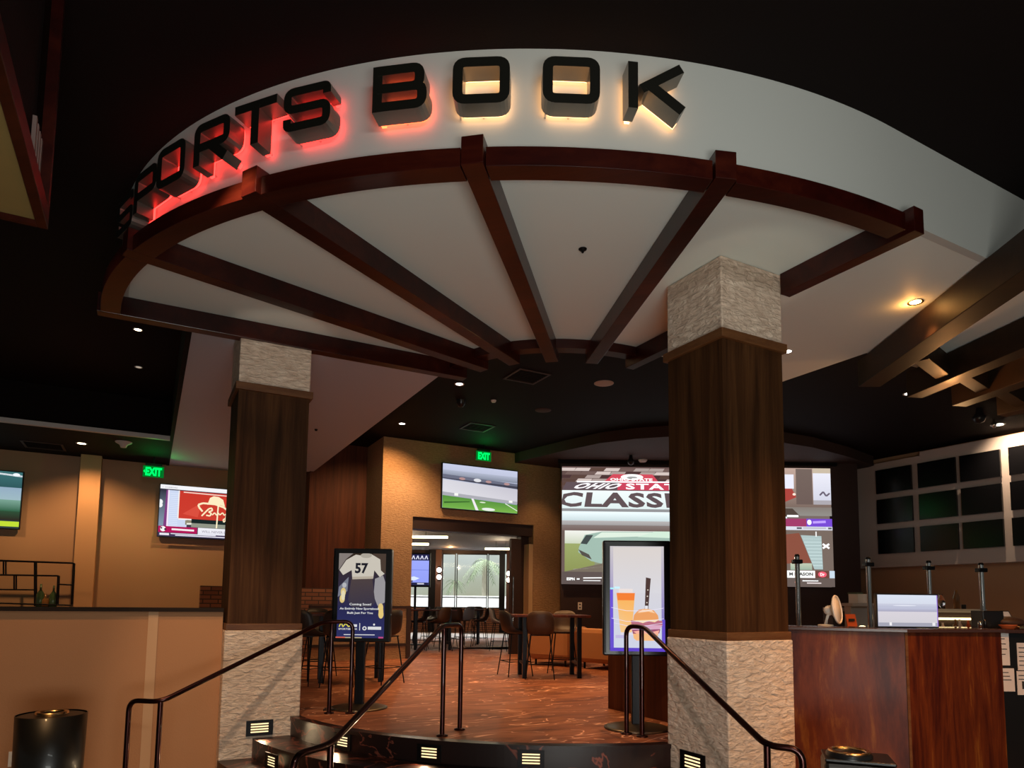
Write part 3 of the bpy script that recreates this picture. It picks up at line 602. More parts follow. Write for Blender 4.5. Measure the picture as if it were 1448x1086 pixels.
def drawburger(p):
    p.rect(0, 0, 1, 1, (.10, .06, .55), (.62, .58, .60)); p.rect(.06, .03, .95, .99, (.62, .66, .80), (.74, .68, .66)); p.rect(.06, .55, .95, .99, (.70, .69, .74), (.72, .66, .63))
    # beer glass
    p.poly([(.12, .55), (.46, .55), (.41, .22), (.40, .17), (.20, .17), (.18, .22)], [(.95, .45, .10), (.95, .45, .10), (.95, .55, .22), (.9, .6, .3), (.9, .6, .3), (.95, .6, .3)])
    p.poly([(.12, .55), (.46, .55), (.445, .48), (.14, .48)], (.92, .22, .04)); p.rect(.16, .55, .42, .59, (.85, .75, .72)); p.rect(.19, .15, .42, .175, (.75, .7, .8)); p.rect(.1, .12, .34, .15, (.55, .5, .75))
    p.rect(.0, .585, .07, .60, (.4, .9, 1)); p.rect(.08, .59, .18, .61, (.6, .9, 1)); p.rect(.0, .30, .05, .58, (.16, .09, .7))
    # burger
    p.poly([(.42, .28), (.44, .34), (.52, .39), (.66, .405), (.80, .39), (.88, .34), (.90, .28)], [(.85, .36, .13)]*7); p.poly([(.50, .36), (.6, .395), (.75, .395), (.83, .36), (.7, .375)], (.98, .65, .4))
    p.poly([(.38, .29), (.95, .29), (.98, .25), (.90, .22), (.40, .22)], (.50, .16, .22)); p.poly([(.40, .29), (.9, .30), (.82, .275), (.7, .285), (.6, .265), (.5, .28)], (.95, .75, .45))
    p.poly([(.37, .24), (.96, .25), (.9, .205), (.6, .215), (.40, .19)], (.72, .40, .55)); p.poly([(.40, .20), (.92, .21), (.9, .17), (.42, .16)], (.33, .08, .16)); p.poly([(.42, .185), (.6, .2), (.75, .18), (.9, .2), (.88, .165), (.5, .16)], (.95, .45, .35))
    p.poly([(.42, .165), (.88, .165), (.86, .11), (.8, .10), (.48, .10), (.43, .12)], (.93, .5, .22))
    # knife
    p.poly([(.635, .40), (.70, .40), (.75, .69), (.66, .70)], (.08, .045, .04)); p.poly([(.64, .40), (.69, .40), (.695, .43), (.64, .43)], (.8, .8, .85))
    for v in (.46, .52, .58): p.oval(.675 + (v-.46)*.15, v, .012, .006, (.8, .7, .6))
    for v, c in ((.41, (.9, .85, 1)), (.31, (.85, .8, 1)), (.27, (.8, .75, 1))): p.line([(.02, v), (.3, v - .03), (.65, v - .03), (.98, v)], .004, c)
    p.rect(0, 0, 1, .028, (.12, .06, .6)); p.rect(.95, .03, 1, .3, (.14, .08, .6)); p.rect(0, .03, .06, .30, (.14, .08, .62))
kiosk(Vector((-1.78, 8.13, ZP)), .70, 1.37, 2.48, .0, 'portrait screen on a pole showing a player in a white 57 jersey', draw57)
kiosk(Vector((1.29, 7.02, ZP)), .69, 1.33, 2.51, -.05, 'portrait screen on a pole showing a burger, a knife and a glass of beer', drawburger)
solo('power_cord', MB().tube([(-2.08, 8.10, .61), (-2.15, 8.0, .61), (-2.12, 7.86, .612), (-2.02, 7.9, .612), (-1.95, 8.05, .62)], .008, 6), 'black_plastic', 'black cable looped on the carpet by the jersey display base', 'cord')
mb = MB().box(4.98, 5.10, 4.86, 6.78, ZP, 1.52); solo('low_partition', mb, 'panel_wood', 'low dark wooden partition running back from the right column', 'partition', (5.04, 5.8, ZP), 'G')
# ================================================================== WALL SCREENS
def tv(name, label, cat, O, U, V, dr, N_depth=.06, b=.02, group=None, mount=.03, k=1.0, lab2=None):
    O, U, V = Vector(O), Vector(U), Vector(V); N = U.cross(V).normalized(); t = Thing(name, label, cat, O + U/2, 'W', group)
    mb = MB(); us, vs = U.normalized()*b, V.normalized()*b
    c = [O - us - vs, O + U + us - vs, O + U + V + us + vs, O + V - us + vs]
    mb.add([p - N*N_depth for p in c] + [p for p in c], [(3, 2, 1, 0), (4, 5, 6, 7), (0, 1, 5, 4), (1, 2, 6, 5), (2, 3, 7, 6), (3, 0, 4, 7)]); bz = t.part('bezel', mb, 'black_plastic')
    m = O + U*.5 + V*.5; w_ = U*.15; h_ = V*.15; mt = MB(); q = [m - w_ - h_, m + w_ - h_, m + w_ + h_, m - w_ + h_]
    mt.add([p - N*(N_depth + mount) for p in q] + [p - N*N_depth for p in q], [(3, 2, 1, 0), (4, 5, 6, 7), (0, 1, 5, 4), (1, 2, 6, 5), (2, 3, 7, 6), (3, 0, 4, 7)]); t.part('wall_bracket', mt, 'black_metal')
    if dr: p = Pic(O + N*.001, U, V, k); dr(p); t.part('screen_picture', p.mb, 'picture', bz)
    else: t.part('screen_glass', MB().add([p + N*.002 for p in (O, O + U, O + U + V, O + V)], [(0, 1, 2, 3)]), 'screen_off', bz)
    return t
def dr_field(p):
    p.rect(0, 0, 1, 1, (.30, .33, .45), (.62, .66, .85)); p.rect(0, .72, 1, .86, (.25, .28, .36), (.48, .52, .66)); p.poly([(0, .72), (1, .66), (1, .58), (0, .66)], (.06, .06, .09))
    p.poly([(0, .76), (1, .70), (1, .64), (0, .68)], (.16, .17, .24))
    for u in (.25, .45, .6, .85): p.oval(u, .70 - u*.03, .04, .03, (.5, .3, .3))
    p.oval(.45, .69, .05, .04, (.8, .8, .85)); p.poly([(0, .64), (1, .57), (1, .28), (0, .36)], [(.75, .74, .8), (.62, .60, .68), (.7, .68, .75), (.8, .79, .84)])
    p.poly([(0, .36), (1, .28), (1, .22), (0, .28)], (.45, .45, .50)); p.rect(.15, .29, .2, .35, (1, 1, .95)); p.rect(.88, .24, .93, .29, (1, 1, .95))
    p.poly([(0, .28), (1, .20), (1, 0), (0, 0)], [(.10, .30, .05), (.12, .33, .06), (.22, .5, .08), (.2, .48, .08)])
    p.poly([(.37, .26), (.40, .26), (.47, 0), (.43, 0)], (.95, .9, .95)); p.poly([(.02, .14), (.35, .19), (.35, .17), (.02, .1)], (.05, .15, .03)); p.line([(.83, .21), (1, .06)], .02, (.85, .9, .8)); p.oval(.6, .04, .09, .035, (.9, .95, .9)); p.oval(.52, .19, .04, .015, (.8, .9, .7))
def dr_signature(p):
    p.rect(0, 0, 1, 1, (.05, .05, .08)); p.rect(0, .92, 1, 1, (.92, .92, .95)); p.text('1   SCOREBOARD', .03, .94, .22, .965, (.35, .35, .4), .01)
    p.rect(0, .18, .10, .90, (.25, .32, .42), (.03, .03, .05)); p.oval(.01, .66, .03, .05, (.9, .9, .9)); p.oval(.01, .60, .03, .05, (.9, .9, .9)); p.poly([(.08, .9), (.10, .9), (.10, .18), (.06, .18)], (.22, .05, .22))
    p.rect(.10, .18, .36, .90, (.62, .70, .90)); p.rect(.10, .18, .12, .90, (.95, .8, .95))
    for k in range(18): p.rect(.13, .2 + k*.037, .24, .208 + k*.037, (.8, .86, 1), None)
    p.rect(.235, .36, .25, .90, (.95, .9, .85)); p.rect(.25, .36, 1, .90, (.62, .05, .03), (.60, .04, .025)); p.poly([(.3, .45), (.55, .7), (.5, .4)], (.72, .08, .05)); p.rect(.25, .335, .42, .36, (1, .9, .85))
    p.rect(.34, .24, .42, .33, (.28, .26, .18)); p.rect(.42, .28, 1, .36, (.01, .02, .02)); p.rect(.42, .2, 1, .28, (.28, .3, .24)); p.line([(.36, .26), (.43, .265)], .03, (.9, .9, .8))
    for a, b in (((.3, .875), (1, .86)),): p.line([a, b], .02, (.95, .7, .6))
    cr = (1., .85, .55)
    p.poly([(.62, .66), (.65, .80), (.70, .84), (.77, .83), (.83, .78), (.86, .64), (.8, .67), (.7, .69)], cr)
    p.line([(.56, .52), (.51, .60), (.50, .65), (.56, .685), (.72, .68), (.84, .63), (.93, .54), (.94, .46), (.90, .42)], .035, cr)
    p.line([(.55, .43), (.64, .58), (.68, .60), (.69, .55), (.64, .52), (.68, .49), (.66, .44), (.61, .45)], .028, cr)
    p.line([(.69, .46), (.72, .51), (.75, .46), (.77, .51), (.79, .47), (.83, .52), (.85, .47), (.88, .5), (.87, .36), (.85, .33), (.84, .38), (.90, .44)], .022, cr); p.line([(.765, .66), (.755, .2)], .025, (1, .9, .6))
    p.rect(0, .07, .50, .19, (.45, .01, .10)); p.oval(.06, .135, .035, .05, (.95, .95, .95)); p.oval(.09, .13, .015, .02, (.05, .02, .03)); p.oval(.04, .15, .012, .015, (.05, .02, .03)); p.line([(.17, .135), (.46, .13)], .035, (.95, .85, .88))
    p.rect(.51, .06, 1, .19, (.80, .80, .88), (.9, .9, .95)); p.text('WILL NEVER EVER', .56, .10, .97, .145, (.35, .33, .4), .01); p.rect(0, 0, 1, .06, (.06, .04, .1)); p.rect(.02, .015, .14, .055, (.85, .85, .92)); p.line([(.16, .05), (.75, .05)], .018, (.8, .8, .9)); p.line([(.22, .022), (.92, .022)], .018, (.85, .85, .95)); p.rect(.95, .01, 1, .06, (.9, .3, .3))
def dr_left(p):
    p.rect(0, 0, 1, 1, (.03, .05, .05)); p.rect(0, .72, 1, 1, (.03, .10, .11), (.05, .17, .18)); p.line([(.6, .98), (1, .93)], .03, (.8, .85, .9)); p.rect(0, .5, 1, .72, (.35, .5, .55), (.30, .42, .55)); p.rect(0, .3, 1, .5, (.03, .12, .06), (.2, .38, .3)); p.rect(0, .14, 1, .3, (.03, .02, .015), (.03, .08, .04)); p.rect(0, .03, 1, .12, (.55, .75, .04)); p.oval(.95, .95, .03, .03, (.9, .95, 1))
def dr_blue(p):
    p.rect(0, 0, 1, 1, (.30, .36, .95), (.36, .42, 1.)); p.rect(0, .80, 1, 1, (.02, .02, .08))
    for k in range(5): p.line([(.05 + k*.19, .84), (.12 + k*.19, .96), (.18 + k*.19, .84)], .03, (.75, .75, .9))
    p.poly([(0, .22), (.35, .28), (.6, .22), (.4, .15), (0, .14)], (.75, .85, 1)); p.rect(0, .48, 1, .5, (.2, .25, .75)); p.rect(0, 0, 1, .08, (.02, .02, .06)); p.rect(.0, .09, .3, .15, (.08, .08, .15)); p.rect(.5, .02, .8, .06, (.7, .7, .8))
def dr_monitor(p):
    p.rect(0, 0, 1, 1, (.60, .57, .66), (.72, .78, .90)); p.rect(0, .47, 1, .60, (.40, .39, .52), (.55, .57, .72)); p.rect(0, .60, 1, .72, (.50, .52, .66), (.62, .64, .76)); p.oval(.45, .66, .2, .015, (.8, .82, .92)); p.rect(0, .12, 1, .47, (.66, .63, .68), (.70, .66, .72)); p.rect(0, 0, 1, .12, (.38, .38, .46)); p.rect(.18, .03, .22, .13, (.9, .88, .9)); p.rect(.9, .03, .95, .13, (.85, .83, .86)); p.rect(.985, 0, 1, 1, (.35, .2, .7))
def gw(px, y, gy): return pw(px, y, gy, 1)
def walltv(name, label, tl, tr, br, bl, gy, dr, k=1.):
    a, b, c, d = (pw(*q, gy, 1) for q in (bl, br, tr, tl)); z0 = (a.z + b.z)/2; z1 = (c.z + d.z)/2
    return tv(name, label, 'television', (a.x, a.y, z0), (b.x - a.x, b.y - a.y, 0), (0, 0, z1 - z0), dr, k=k)
walltv('wall_television', 'television above the wide opening showing a stadium and green field', (627, 655), (732, 667), (731, 726), (625, 718), 14.80, dr_field, .95)
a = pw(223, 757, 17.08, 1); b = pw(330, 766, 17.08, 1)
tv('wall_television', 'television left of the left column showing a red banner with cream script', 'television', (a.x, a.y, 3.26), (b.x - a.x, b.y - a.y, 0), (0, 0, 1.17), dr_signature)
b = pw(26, 751, 17.08, 1); w_ = Vector((ex[0], ex[1], 0))*2.05
tv('wall_television', 'television cut by the left edge of the photo, green picture with yellow bar', 'television', (b.x - w_.x, b.y - w_.y, 3.26), w_, (0, 0, 1.17), dr_left)
# big projection screen
x0 = 1.215; x1 = 7.80; z0 = 2.33; z1 = 5.24
def dr_big(p):
    fx = lambda x: (x - 794)/379.; fy = lambda y: (826 - y)/165.
    R = lambda a, b, c, d, col, col2=None: p.rect(fx(a), fy(d), fx(c), fy(b), col, col2)
    p.rect(0, 0, 1, 1, (.16, .12, .11))
    R(794, 661, 1111, 700, (.10, .06, .055)); 
    for j in range(5):
        for i in range(9):
            x = 794 + i*21 + (j % 2)*11 - j*3; y = 663 + j*5.2; cc = random.choice([(.35, .28, .26), (.06, .03, .03), (.55, .46, .43), (.14, .09, .08), (.09, .05, .04)])
            p.poly([(fx(x), fy(y)), (fx(x + 20), fy(y)), (fx(x + 17), fy(y + 4.4)), (fx(x - 4), fy(y + 4.4))], cc)
    p.poly([(fx(866), fy(672)), (fx(922), fy(672)), (fx(931), fy(683)), (fx(853), fy(683))], (.55, .06, .09)); p.oval(fx(893), fy(676), .042, .026, (.9, .9, .9)); p.oval(fx(893), fy(677), .02, .012, (.3, .3, .3)); p.text('OHIO STATE', fx(862), fy(681.5), fx(922), fy(677.5), (.95, .9, .9), .04)
    p.poly([(fx(800), fy(684)), (fx(1111), fy(682)), (fx(1111), fy(695)), (fx(794), fy(695))], (.10, .07, .08)); p.poly([(fx(874), fy(684)), (fx(1111), fy(683)), (fx(1111), fy(694.5)), (fx(872), fy(694.5))], (.50, .05, .09)); p.line([(fx(815), fy(683.3)), (fx(1111), fy(681.8))], .012, (.92, .92, .95))
    p.text('OHIO', fx(806), fy(693.3), fx(868), fy(685), (.95, .92, .95), .035, .04, 1.1); p.text('STATE', fx(884), fy(693.5), fx(972), fy(685), (.95, .93, .95), .035, 0, 1.15)
    R(794, 695.5, 1111, 722, (.62, .72, .72), (.74, .80, .80)); p.text('CLASSIC', fx(788), fy(719), fx(988), fy(698), (.10, .07, .075), .04, .0, 1.1, .03)
    R(794, 721, 1111, 725, (.25, .25, .26)); R(794, 725, 1111, 738, (.50, .60, .62), (.75, .84, .86)); R(794, 738, 1111, 744, (.30, .29, .29), (.40, .38, .38)); R(794, 744, 1111, 752, (.15, .10, .09), (.20, .16, .15))
    R(794, 752, 798, 826, (.13, .09, .08)); R(798, 752, 1111, 809, (.13, .15, .06), (.6, .62, .56)); R(798, 752, 1111, 770, (.5, .55, .42), (.74, .74, .70)); R(798, 770, 840, 809, (.22, .25, .08), (.28, .33, .12))
    p.poly([(fx(818), fy(775)), (fx(826), fy(758)), (fx(850), fy(753)), (fx(1000), fy(752)), (fx(1000), fy(800)), (fx(860), fy(800)), (fx(835), fy(794)), (fx(817), fy(782))], (.30, .42, .36)); p.poly([(fx(820), fy(770)), (fx(828), fy(758)), (fx(838), fy(758)), (fx(829), fy(771))], (.05, .06, .06)); p.poly([(fx(838), fy(762)), (fx(960), fy(757)), (fx(960), fy(753)), (fx(850), fy(754))], (.62, .72, .62)); p.poly([(fx(817), fy(778)), (fx(832), fy(785)), (fx(836), fy(792)), (fx(822), fy(786))], (.08, .07, .06))
    p.poly([(fx(900), fy(760)), (fx(925), fy(752)), (fx(949), fy(752)), (fx(945), fy(761))], (.55, .70, .58)); p.poly([(fx(798), fy(809)), (fx(860), fy(795)), (fx(1000), fy(800)), (fx(1000), fy(809))], (.16, .13, .10)); p.line([(fx(810), fy(806)), (fx(870), fy(800))], .008, (.3, .28, .22))
    R(794, 809, 1111, 826, (.10, .075, .07)); p.text('ESPN', fx(801), fy(821), fx(812), fy(817), (.95, .95, .95), .04); p.rect(fx(815), fy(820), fx(819), fy(818), (.8, .8, .8)); p.line([(fx(824), fy(817.5)), (fx(850), fy(817))], .01, (.8, .8, .8)); p.line([(fx(824), fy(821)), (fx(848), fy(821))], .008, (.7, .7, .7))
    # right part beyond the column
    R(1100, 661, 1173, 716, (.17, .12, .10), (.45, .32, .27)); R(1108, 670, 1121, 690, (.7, .7, .8)); R(1124, 662, 1147, 712, (.13, .09, .08), (.15, .11, .095)); R(1148, 668, 1173, 706, (.55, .56, .66), (.70, .70, .78)); R(1148, 661, 1173, 668, (.5, .42, .32)); R(1148, 706, 1173, 712, (.35, .33, .36)); p.poly([(fx(1105), fy(690)), (fx(1118), fy(690)), (fx(1124), fy(702)), (fx(1105), fy(710))], (.35, .05, .04)); p.oval(fx(1121), fy(698), .006, .01, (1, .7, .6))
    p.line([(fx(1157), fy(699)), (fx(1162), fy(694)), (fx(1166), fy(700)), (fx(1171), fy(696))], .014, (.12, .1, .14)); R(1100, 716, 1173, 728, (.24, .23, .21), (.20, .17, .15)); p.poly([(fx(1100), fy(718)), (fx(1118), fy(718)), (fx(1128), fy(728)), (fx(1100), fy(730))], (.07, .05, .04)); R(1110, 727, 1126, 730, (.9, .9, .9))
    R(1100, 732, 1137, 743, (.30, .04, .12)); R(1137, 732, 1173, 743, (.16, .06, .55)); p.oval(fx(1141), fy(737), .008, .022, (1, 1, 1)); p.line([(fx(1146), fy(737)), (fx(1164), fy(736))], .02, (.45, .3, .9)); R(1100, 743, 1173, 748, (.60, .62, .7)); R(1123, 744, 1130, 746.5, (.1, .1, .12)); R(1167, 744, 1172, 746.5, (.1, .1, .12)); p.line([(fx(1132), fy(745)), (fx(1164), fy(745))], .01, (.4, .4, .45))
    R(1100, 748, 1173, 806, (.16, .12, .10)); p.poly([(fx(1100), fy(755)), (fx(1126), fy(752)), (fx(1142), fy(793)), (fx(1100), fy(795))], (.22, .07, .045)); p.poly([(fx(1128), fy(755)), (fx(1157), fy(756)), (fx(1158), fy(802)), (fx(1146), fy(802))], (.36, .46, .46))
    for k in range(9): p.line([(fx(1131 + k*1.6), fy(760 + k*4.6)), (fx(1157), fy(760 + k*4.6))], .006, (.5, .62, .62))
    for s_ in (-1, 1): p.line([(fx(1158), fy(770 - s_*3)), (fx(1167), fy(770 + s_*3))], .016, (.95, .95, .95))
    p.line([(fx(1149), fy(750)), (fx(1149), fy(757))], .01, (.8, .8, .8)); R(1112, 794, 1142, 803, (.28, .38, .3), (.45, .5, .38)); R(1100, 804, 1146, 814, (.85, .85, .82)); p.text('M SEASON', fx(1110), fy(811), fx(1143), fy(806.5), (.06, .06, .06), .04); R(1146, 804, 1165, 814, (.14, .05, .04)); p.oval(fx(1156), fy(809), .016, .024, (.75, .1, .15)); p.text('Dr', fx(1153), fy(811), fx(1159), fy(807), (1, .9, .9), .03); R(1166, 804, 1173, 814, (.5, .6, .7)); R(1100, 814, 1173, 826, (.12, .09, .08)); p.line([(fx(1128), fy(818)), (fx(1150), fy(818))], .01, (.85, .85, .85)); p.line([(fx(1134), fy(821)), (fx(1154), fy(821))], .008, (.8, .7, .7)); p.oval(fx(1119), fy(820), .005, .01, (.9, .3, .2))
t = Thing('projection_screen', 'huge projection screen with sports pictures behind the right column', 'projection screen', ((x0+x1)/2, SY - .05, z0), 'W')
t.part('screen_body', MB().box(x0, x1, SY - .06, SY - .002, z0, z1), 'black_plastic'); p = Pic((x0, SY - .062, z0), (x1 - x0, 0, 0), (0, 0, z1 - z0), 1.25); dr_big(p); t.part('screen_picture', p.mb, 'picture')
t.part('top_rail', MB().box(x0 - .1, x1 + .2, SY - .12, SY, z1 + .08, z1 + .2), 'black_metal')
# video wall panel on the right with its dark televisions
GXP = 16.0
def pg(px, py): v = gg(pw(px, py, GXP, 0)); return v
a_, b_, c_, d_ = pg(1205, 662), pg(1210, 804), pg(1300, 640), pg(1448, 606)
zlo = pg(1210, 804).z; ystep = c_.y; mb = MB(); mb.box(GXP, GXP + .3, ystep, a_.y, zlo, a_.z); mb.box(GXP, GXP + .3, 1.2, ystep, zlo, a_.z + .09)
struct('wall_screen_panel', mb, 'grey_paint')
rows = [(665.7, 698.5), (707.3, 741), (750.5, 783.5)]; colsx = [(1239.4, 1289), (1299, 1352), (1359, 1416), (1429, 1500)]
names_r = ['top row', 'middle row', 'bottom row']; names_c = ['farthest column, beside the projection screen', 'second column from the projection screen', 'third column from the projection screen', 'column cut by the right edge of the photo']
g0 = gg(pw(1239.4, 665.7, GXP - .1, 0)); zt = [gg(pw(1240, y, GXP - .1, 0)).z for r in rows for y in r]
yc = []
for xa, xb in colsx: yc.append((gg(pw(xa, 700, GXP - .1, 0)).y, gg(pw(xb, 700, GXP - .1, 0)).y))
k = 0
for ri in range(3):
    for ci in range(4):
        y0_, y1_ = yc[ci]; O = G(GXP - .1, y0_, zt[2*ri+1]); U = G(GXP - .1, y1_) - G(GXP - .1, y0_)
        tv('panel_television', 'switched off television, %s, %s' % (names_r[ri], names_c[ci]), 'television', O, (U.x, U.y, 0), (0, 0, zt[2*ri] - zt[2*ri+1]), None, .05, .004, 'dark televisions on the pale panel', .05)
# ================================================================== SEATING AND TABLES
def make_stool(mat, w=.46):
    t = Thing('bar_stool', 'x', 'stool', (0, 0, 0), 'W', 'bar stools with bucket seats and thin metal legs')
    # bucket shell: seat, curved back and low arms in one sheet with thickness; faces +y (back at -y)
    def shell(off):
        g = []
        for j in range(9):
            s = j/8.; row = []
            for i in range(11):
                u = (i/10. - .5)*2
                if s < .45: y = .22 - s/.45*.40; z = .755 - .02*sin(pi*s/.45) + .10*abs(u)**3*(s/.45)
                else: q = (s - .45)/.55; y = -.18 - .09*q - .02*sin(pi*q); z = .755 + .37*q**1.05 - .06*abs(u)**4*q + .10*abs(u)**3*(1-q)
                x = u*w/2*(1 - .1*(s > .8)*(s - .8)/.2); y += (abs(u)**2.5)*.10*min(1, max(0, s - .25)*2.2)
                row.append(Vector((x, y, z)))
            g.append(row)
        return g
    g = shell(0); mb = MB(); n = 11; vs = [v for r in g for v in r]; low = [v + Vector((0, -.012 if v.z > .8 else 0, -.022 if v.z <= .85 else -.004)) for v in vs]
    N = len(vs); fs = [(j*n + i, j*n + i + 1, (j+1)*n + i + 1, (j+1)*n + i) for j in range(8) for i in range(10)]; f2 = [tuple(a + N for a in f[::-1]) for f in fs]
    bd = [i for i in range(n)] + [j*n + n-1 for j in range(1, 9)] + [8*n + i for i in range(n-2, -1, -1)] + [j*n for j in range(7, 0, -1)]
    f3 = [(bd[k], bd[k] + N, bd[(k+1) % len(bd)] + N, bd[(k+1) % len(bd)]) for k in range(len(bd))]
    mb.add(vs + low, fs + f2 + f3, True); t.part('bucket_seat', mb, mat)
    t.part('seat_frame', MB().tube([(-.17, -.14, .72), (.17, -.14, .72), (.17, .16, .72), (-.17, .16, .72), (-.17, -.14, .72)], .010, 6), 'black_metal')
    for sx in (-1, 1):
        for sy in (-1, 1): t.part('leg', MB().tube([(sx*.16, .01 + sy*.14, .73), (sx*.24, .01 + sy*.23, 0)], [.012, .009], 7), 'black_metal')
    t.part('footrest', MB().tube([(-.213, -.19, .25), (.213, -.19, .25), (.213, .21, .25), (-.213, .21, .25), (-.213, -.19, .25)], .008, 6), 'black_metal')
    return t.o
st_d = make_stool('leather_dark'); st_b = make_stool('leather_brown'); st_g = make_stool('leather_grey')
def make_table(w, d, h_, label):
    t = Thing('bar_table', label, 'table', (0, 0, 0), 'W', 'tall bar tables'); t.part('table_top', MB().box(-w/2, w/2, -d/2, d/2, h_ - .04, h_), 'desk_wood', bev=.005)
    for sx in (-1, 1):
        for sy in (-1, 1): t.part('leg', MB().box(sx*(w*.36) - .035, sx*(w*.36) + .035, sy*(d/2 - .10) - .035, sy*(d/2 - .10) + .035, 0, h_ - .04), 'black_metal')
        t.part('crossbar', MB().box(sx*(w*.36) - .02, sx*(w*.36) + .02, -d/2 + .13, d/2 - .13, .22, .26), 'black_metal')
    return t.o
# near bar table right of the middle rail
tb = make_table(1.30, .80, 1.06, 'tall bar table with dark top beside the orange armchairs')
c = (pz(740, 960, ZP) + pz(809.4, 953, ZP))/2; tb.location = (c.x, c.y, ZP); tb.rotation_euler.z = .12
def at(px, d): q = pd(px, 900, d); return Vector((q.x, d, ZP))
used = {}
def stool(kind, px, d, rz, label):
    src = {'d': st_d, 'b': st_b, 'g': st_g}[kind]; first = not used.get(kind); used[kind] = 1
    place(src, at(px, d), rz, label, first)
stool('b', 764, 11.55, -.05, 'brown bucket stool with its back to the steps at the near bar table')
stool('d', 728, 11.95, -1.15, 'dark stool seen side on at the left end of the near bar table')
stool('b', 796, 12.55, 2.9, 'brown stool on the far side of the near bar table, facing the steps')
# table group behind the jersey display
t2 = make_table(1.25, .75, 1.06, 'tall bar table hidden behind the jersey display'); t2.location = (-2.55, 10.9, ZP); t2.rotation_euler.z = .3
stool('d', 437, 10.35, -.5, 'dark high-backed stool just right of the left column')
stool('d', 452, 11.6, -2.6, 'dark stool behind the one beside the left column')
stool('b', 480, 10.2, .15, 'stool mostly hidden behind the pole of the jersey display')
stool('d', 543, 10.6, .95, 'dark stool at the right of the jersey display, thin legs showing')
# stools and tables beyond, towards the windows
t3 = copy_tree(t2); t3['label'] = 'tall bar table in line with the wide opening, its left part'; t3.location = (*at(612, 18.3).xy, ZP); t3.rotation_euler.z = .1
t4 = copy_tree(t2); t4['label'] = 'tall bar table in the middle of the next room'; t4.location = (*at(655, 20.8).xy, ZP); t4.rotation_euler.z = .0
for kind, px, d, rz, lab in (('d', 592, 18.2, 1.5, 'dark stool nearest the left edge of the wide opening'), ('b', 622, 17.6, .9, 'brown stool left of the middle rail posts in the next room'),
    ('d', 609, 20.2, 2.2, 'dark stool beyond the first next room table'), ('g', 630, 19.3, -.6, 'pale seated stool just above the top of the middle rail'), ('b', 642, 18.8, .1, 'brown stool behind the middle rail posts'),
    ('g', 657, 20.0, .9, 'pale seated stool right of the middle rail posts'), ('d', 664, 22.3, 3.0, 'dark stool farthest away against the brick wall'), ('b', 679, 19.6, 1.5, 'brown stool with angled arm in the next room'),
    ('g', 706, 18.0, -1.7, 'grey stool facing left near the right jamb of the opening'), ('d', 672, 23.5, .4, 'dark stool standing close to the brick wall')):
    stool(kind, px, d, rz, lab)
# orange armchairs
def armchair(label):
    t = Thing('armchair', label, 'armchair', (0, 0, 0), 'W', 'orange armchairs by the dark screen wall')
    t.part('seat', MB().box(-.34, .34, -.36, .34, .14, .44), 'fabric_orange', bev=.06)
    t.part('backrest', MB().box(-.42, .42, .24, .46, .10, .80), 'fabric_orange', bev=.09)
    for s in (-1, 1): t.part('armrest', MB().box(s*.36 - .09, s*.36 + .09, -.38, .36, .10, .64), 'fabric_orange', bev=.07)
    for sx in (-1, 1):
        for sy in (-1, 1): t.part('leg', MB().tube([(sx*.3, sy*.32, .12), (sx*.3, sy*.32, 0)], .02, 8), 'black_metal')
    return t.o
A = armchair('orange armchair behind the near bar table'); B_ = copy_tree(A)
A.location = (*at(790, 14.2).xy, ZP); A.rotation_euler.z = 2.6; A.scale = B_.scale = (1.12, 1.12, 1.22); B_['label'] = 'orange armchair partly hidden by the burger display'; B_.location = (*at(862, 13.5).xy, ZP); B_.rotation_euler.z = -2.3
# divider left of the opening
t = Thing('room_divider', 'low framed divider panel left of the wide opening', 'divider', (4.2, 14.55, ZP), 'G'); xa, xb = 3.0, 5.22
t.part('frame', MB().box(xa, xb, 14.45, 14.56, 1.70, 1.76).box(xb - .10, xb, 14.45, 14.56, ZP, 1.70).box(xa, xb - .10, 14.45, 14.56, ZP + .28, ZP + .34), 'dark_panel'); t.part('infill_panel', MB().box(xa, xb - .10, 14.48, 14.53, ZP, 1.70), 'combed_plaster')
solo('low_brick_wall', MB().box(1.0, 3.9, 15.7, 16.0, ZP, 2.14), 'brick_wall', 'low brown brick wall showing both sides of the left column', 'wall', (2.4, 15.85, ZP), 'G')
# ================================================================== LEFT: SHELF, BOTTLES, BINS
zs0 = 1.75; sh = lambda x, y: gg(pw(x, y, 16.6, 1))
t = Thing('open_shelf', 'black metal open shelf unit above the grey half wall at far left', 'shelf', (-2.0, 16.6, 1.6), 'G')
def shelfbar(a, b): p, q = sh(*a), sh(*b); t.part('shelf_bar', MB().tube([(p.x, 16.6, p.z), (q.x, 16.6, q.z)], .016, 6).tube([(p.x, 16.85, p.z), (q.x, 16.85, q.z)], .016, 6), 'black_metal')
for a, b in (((-40, 791), (104, 796)), ((104, 796), (101, 855)), ((49, 794), (49, 857)), ((-40, 812), (82, 814)), ((82, 814), (80, 855)), ((82, 826), (102, 827)), ((5, 792), (5, 812)), ((20, 813), (20, 834)), ((-40, 833), (48, 834)), ((-40, 852), (102, 856))): shelfbar(a, b)
t.part('shelf_board', MB().box(sh(-40, 850).x, sh(102, 856).x, 16.58, 16.87, sh(50, 858).z - .03, sh(50, 858).z), 'black_metal')
t.part('shelf_foot', MB().box(sh(-40, 850).x, sh(102, 856).x, 16.62, 16.84, ZP, sh(50, 858).z - .03), 'dark_panel')
zb = sh(50, 858).z
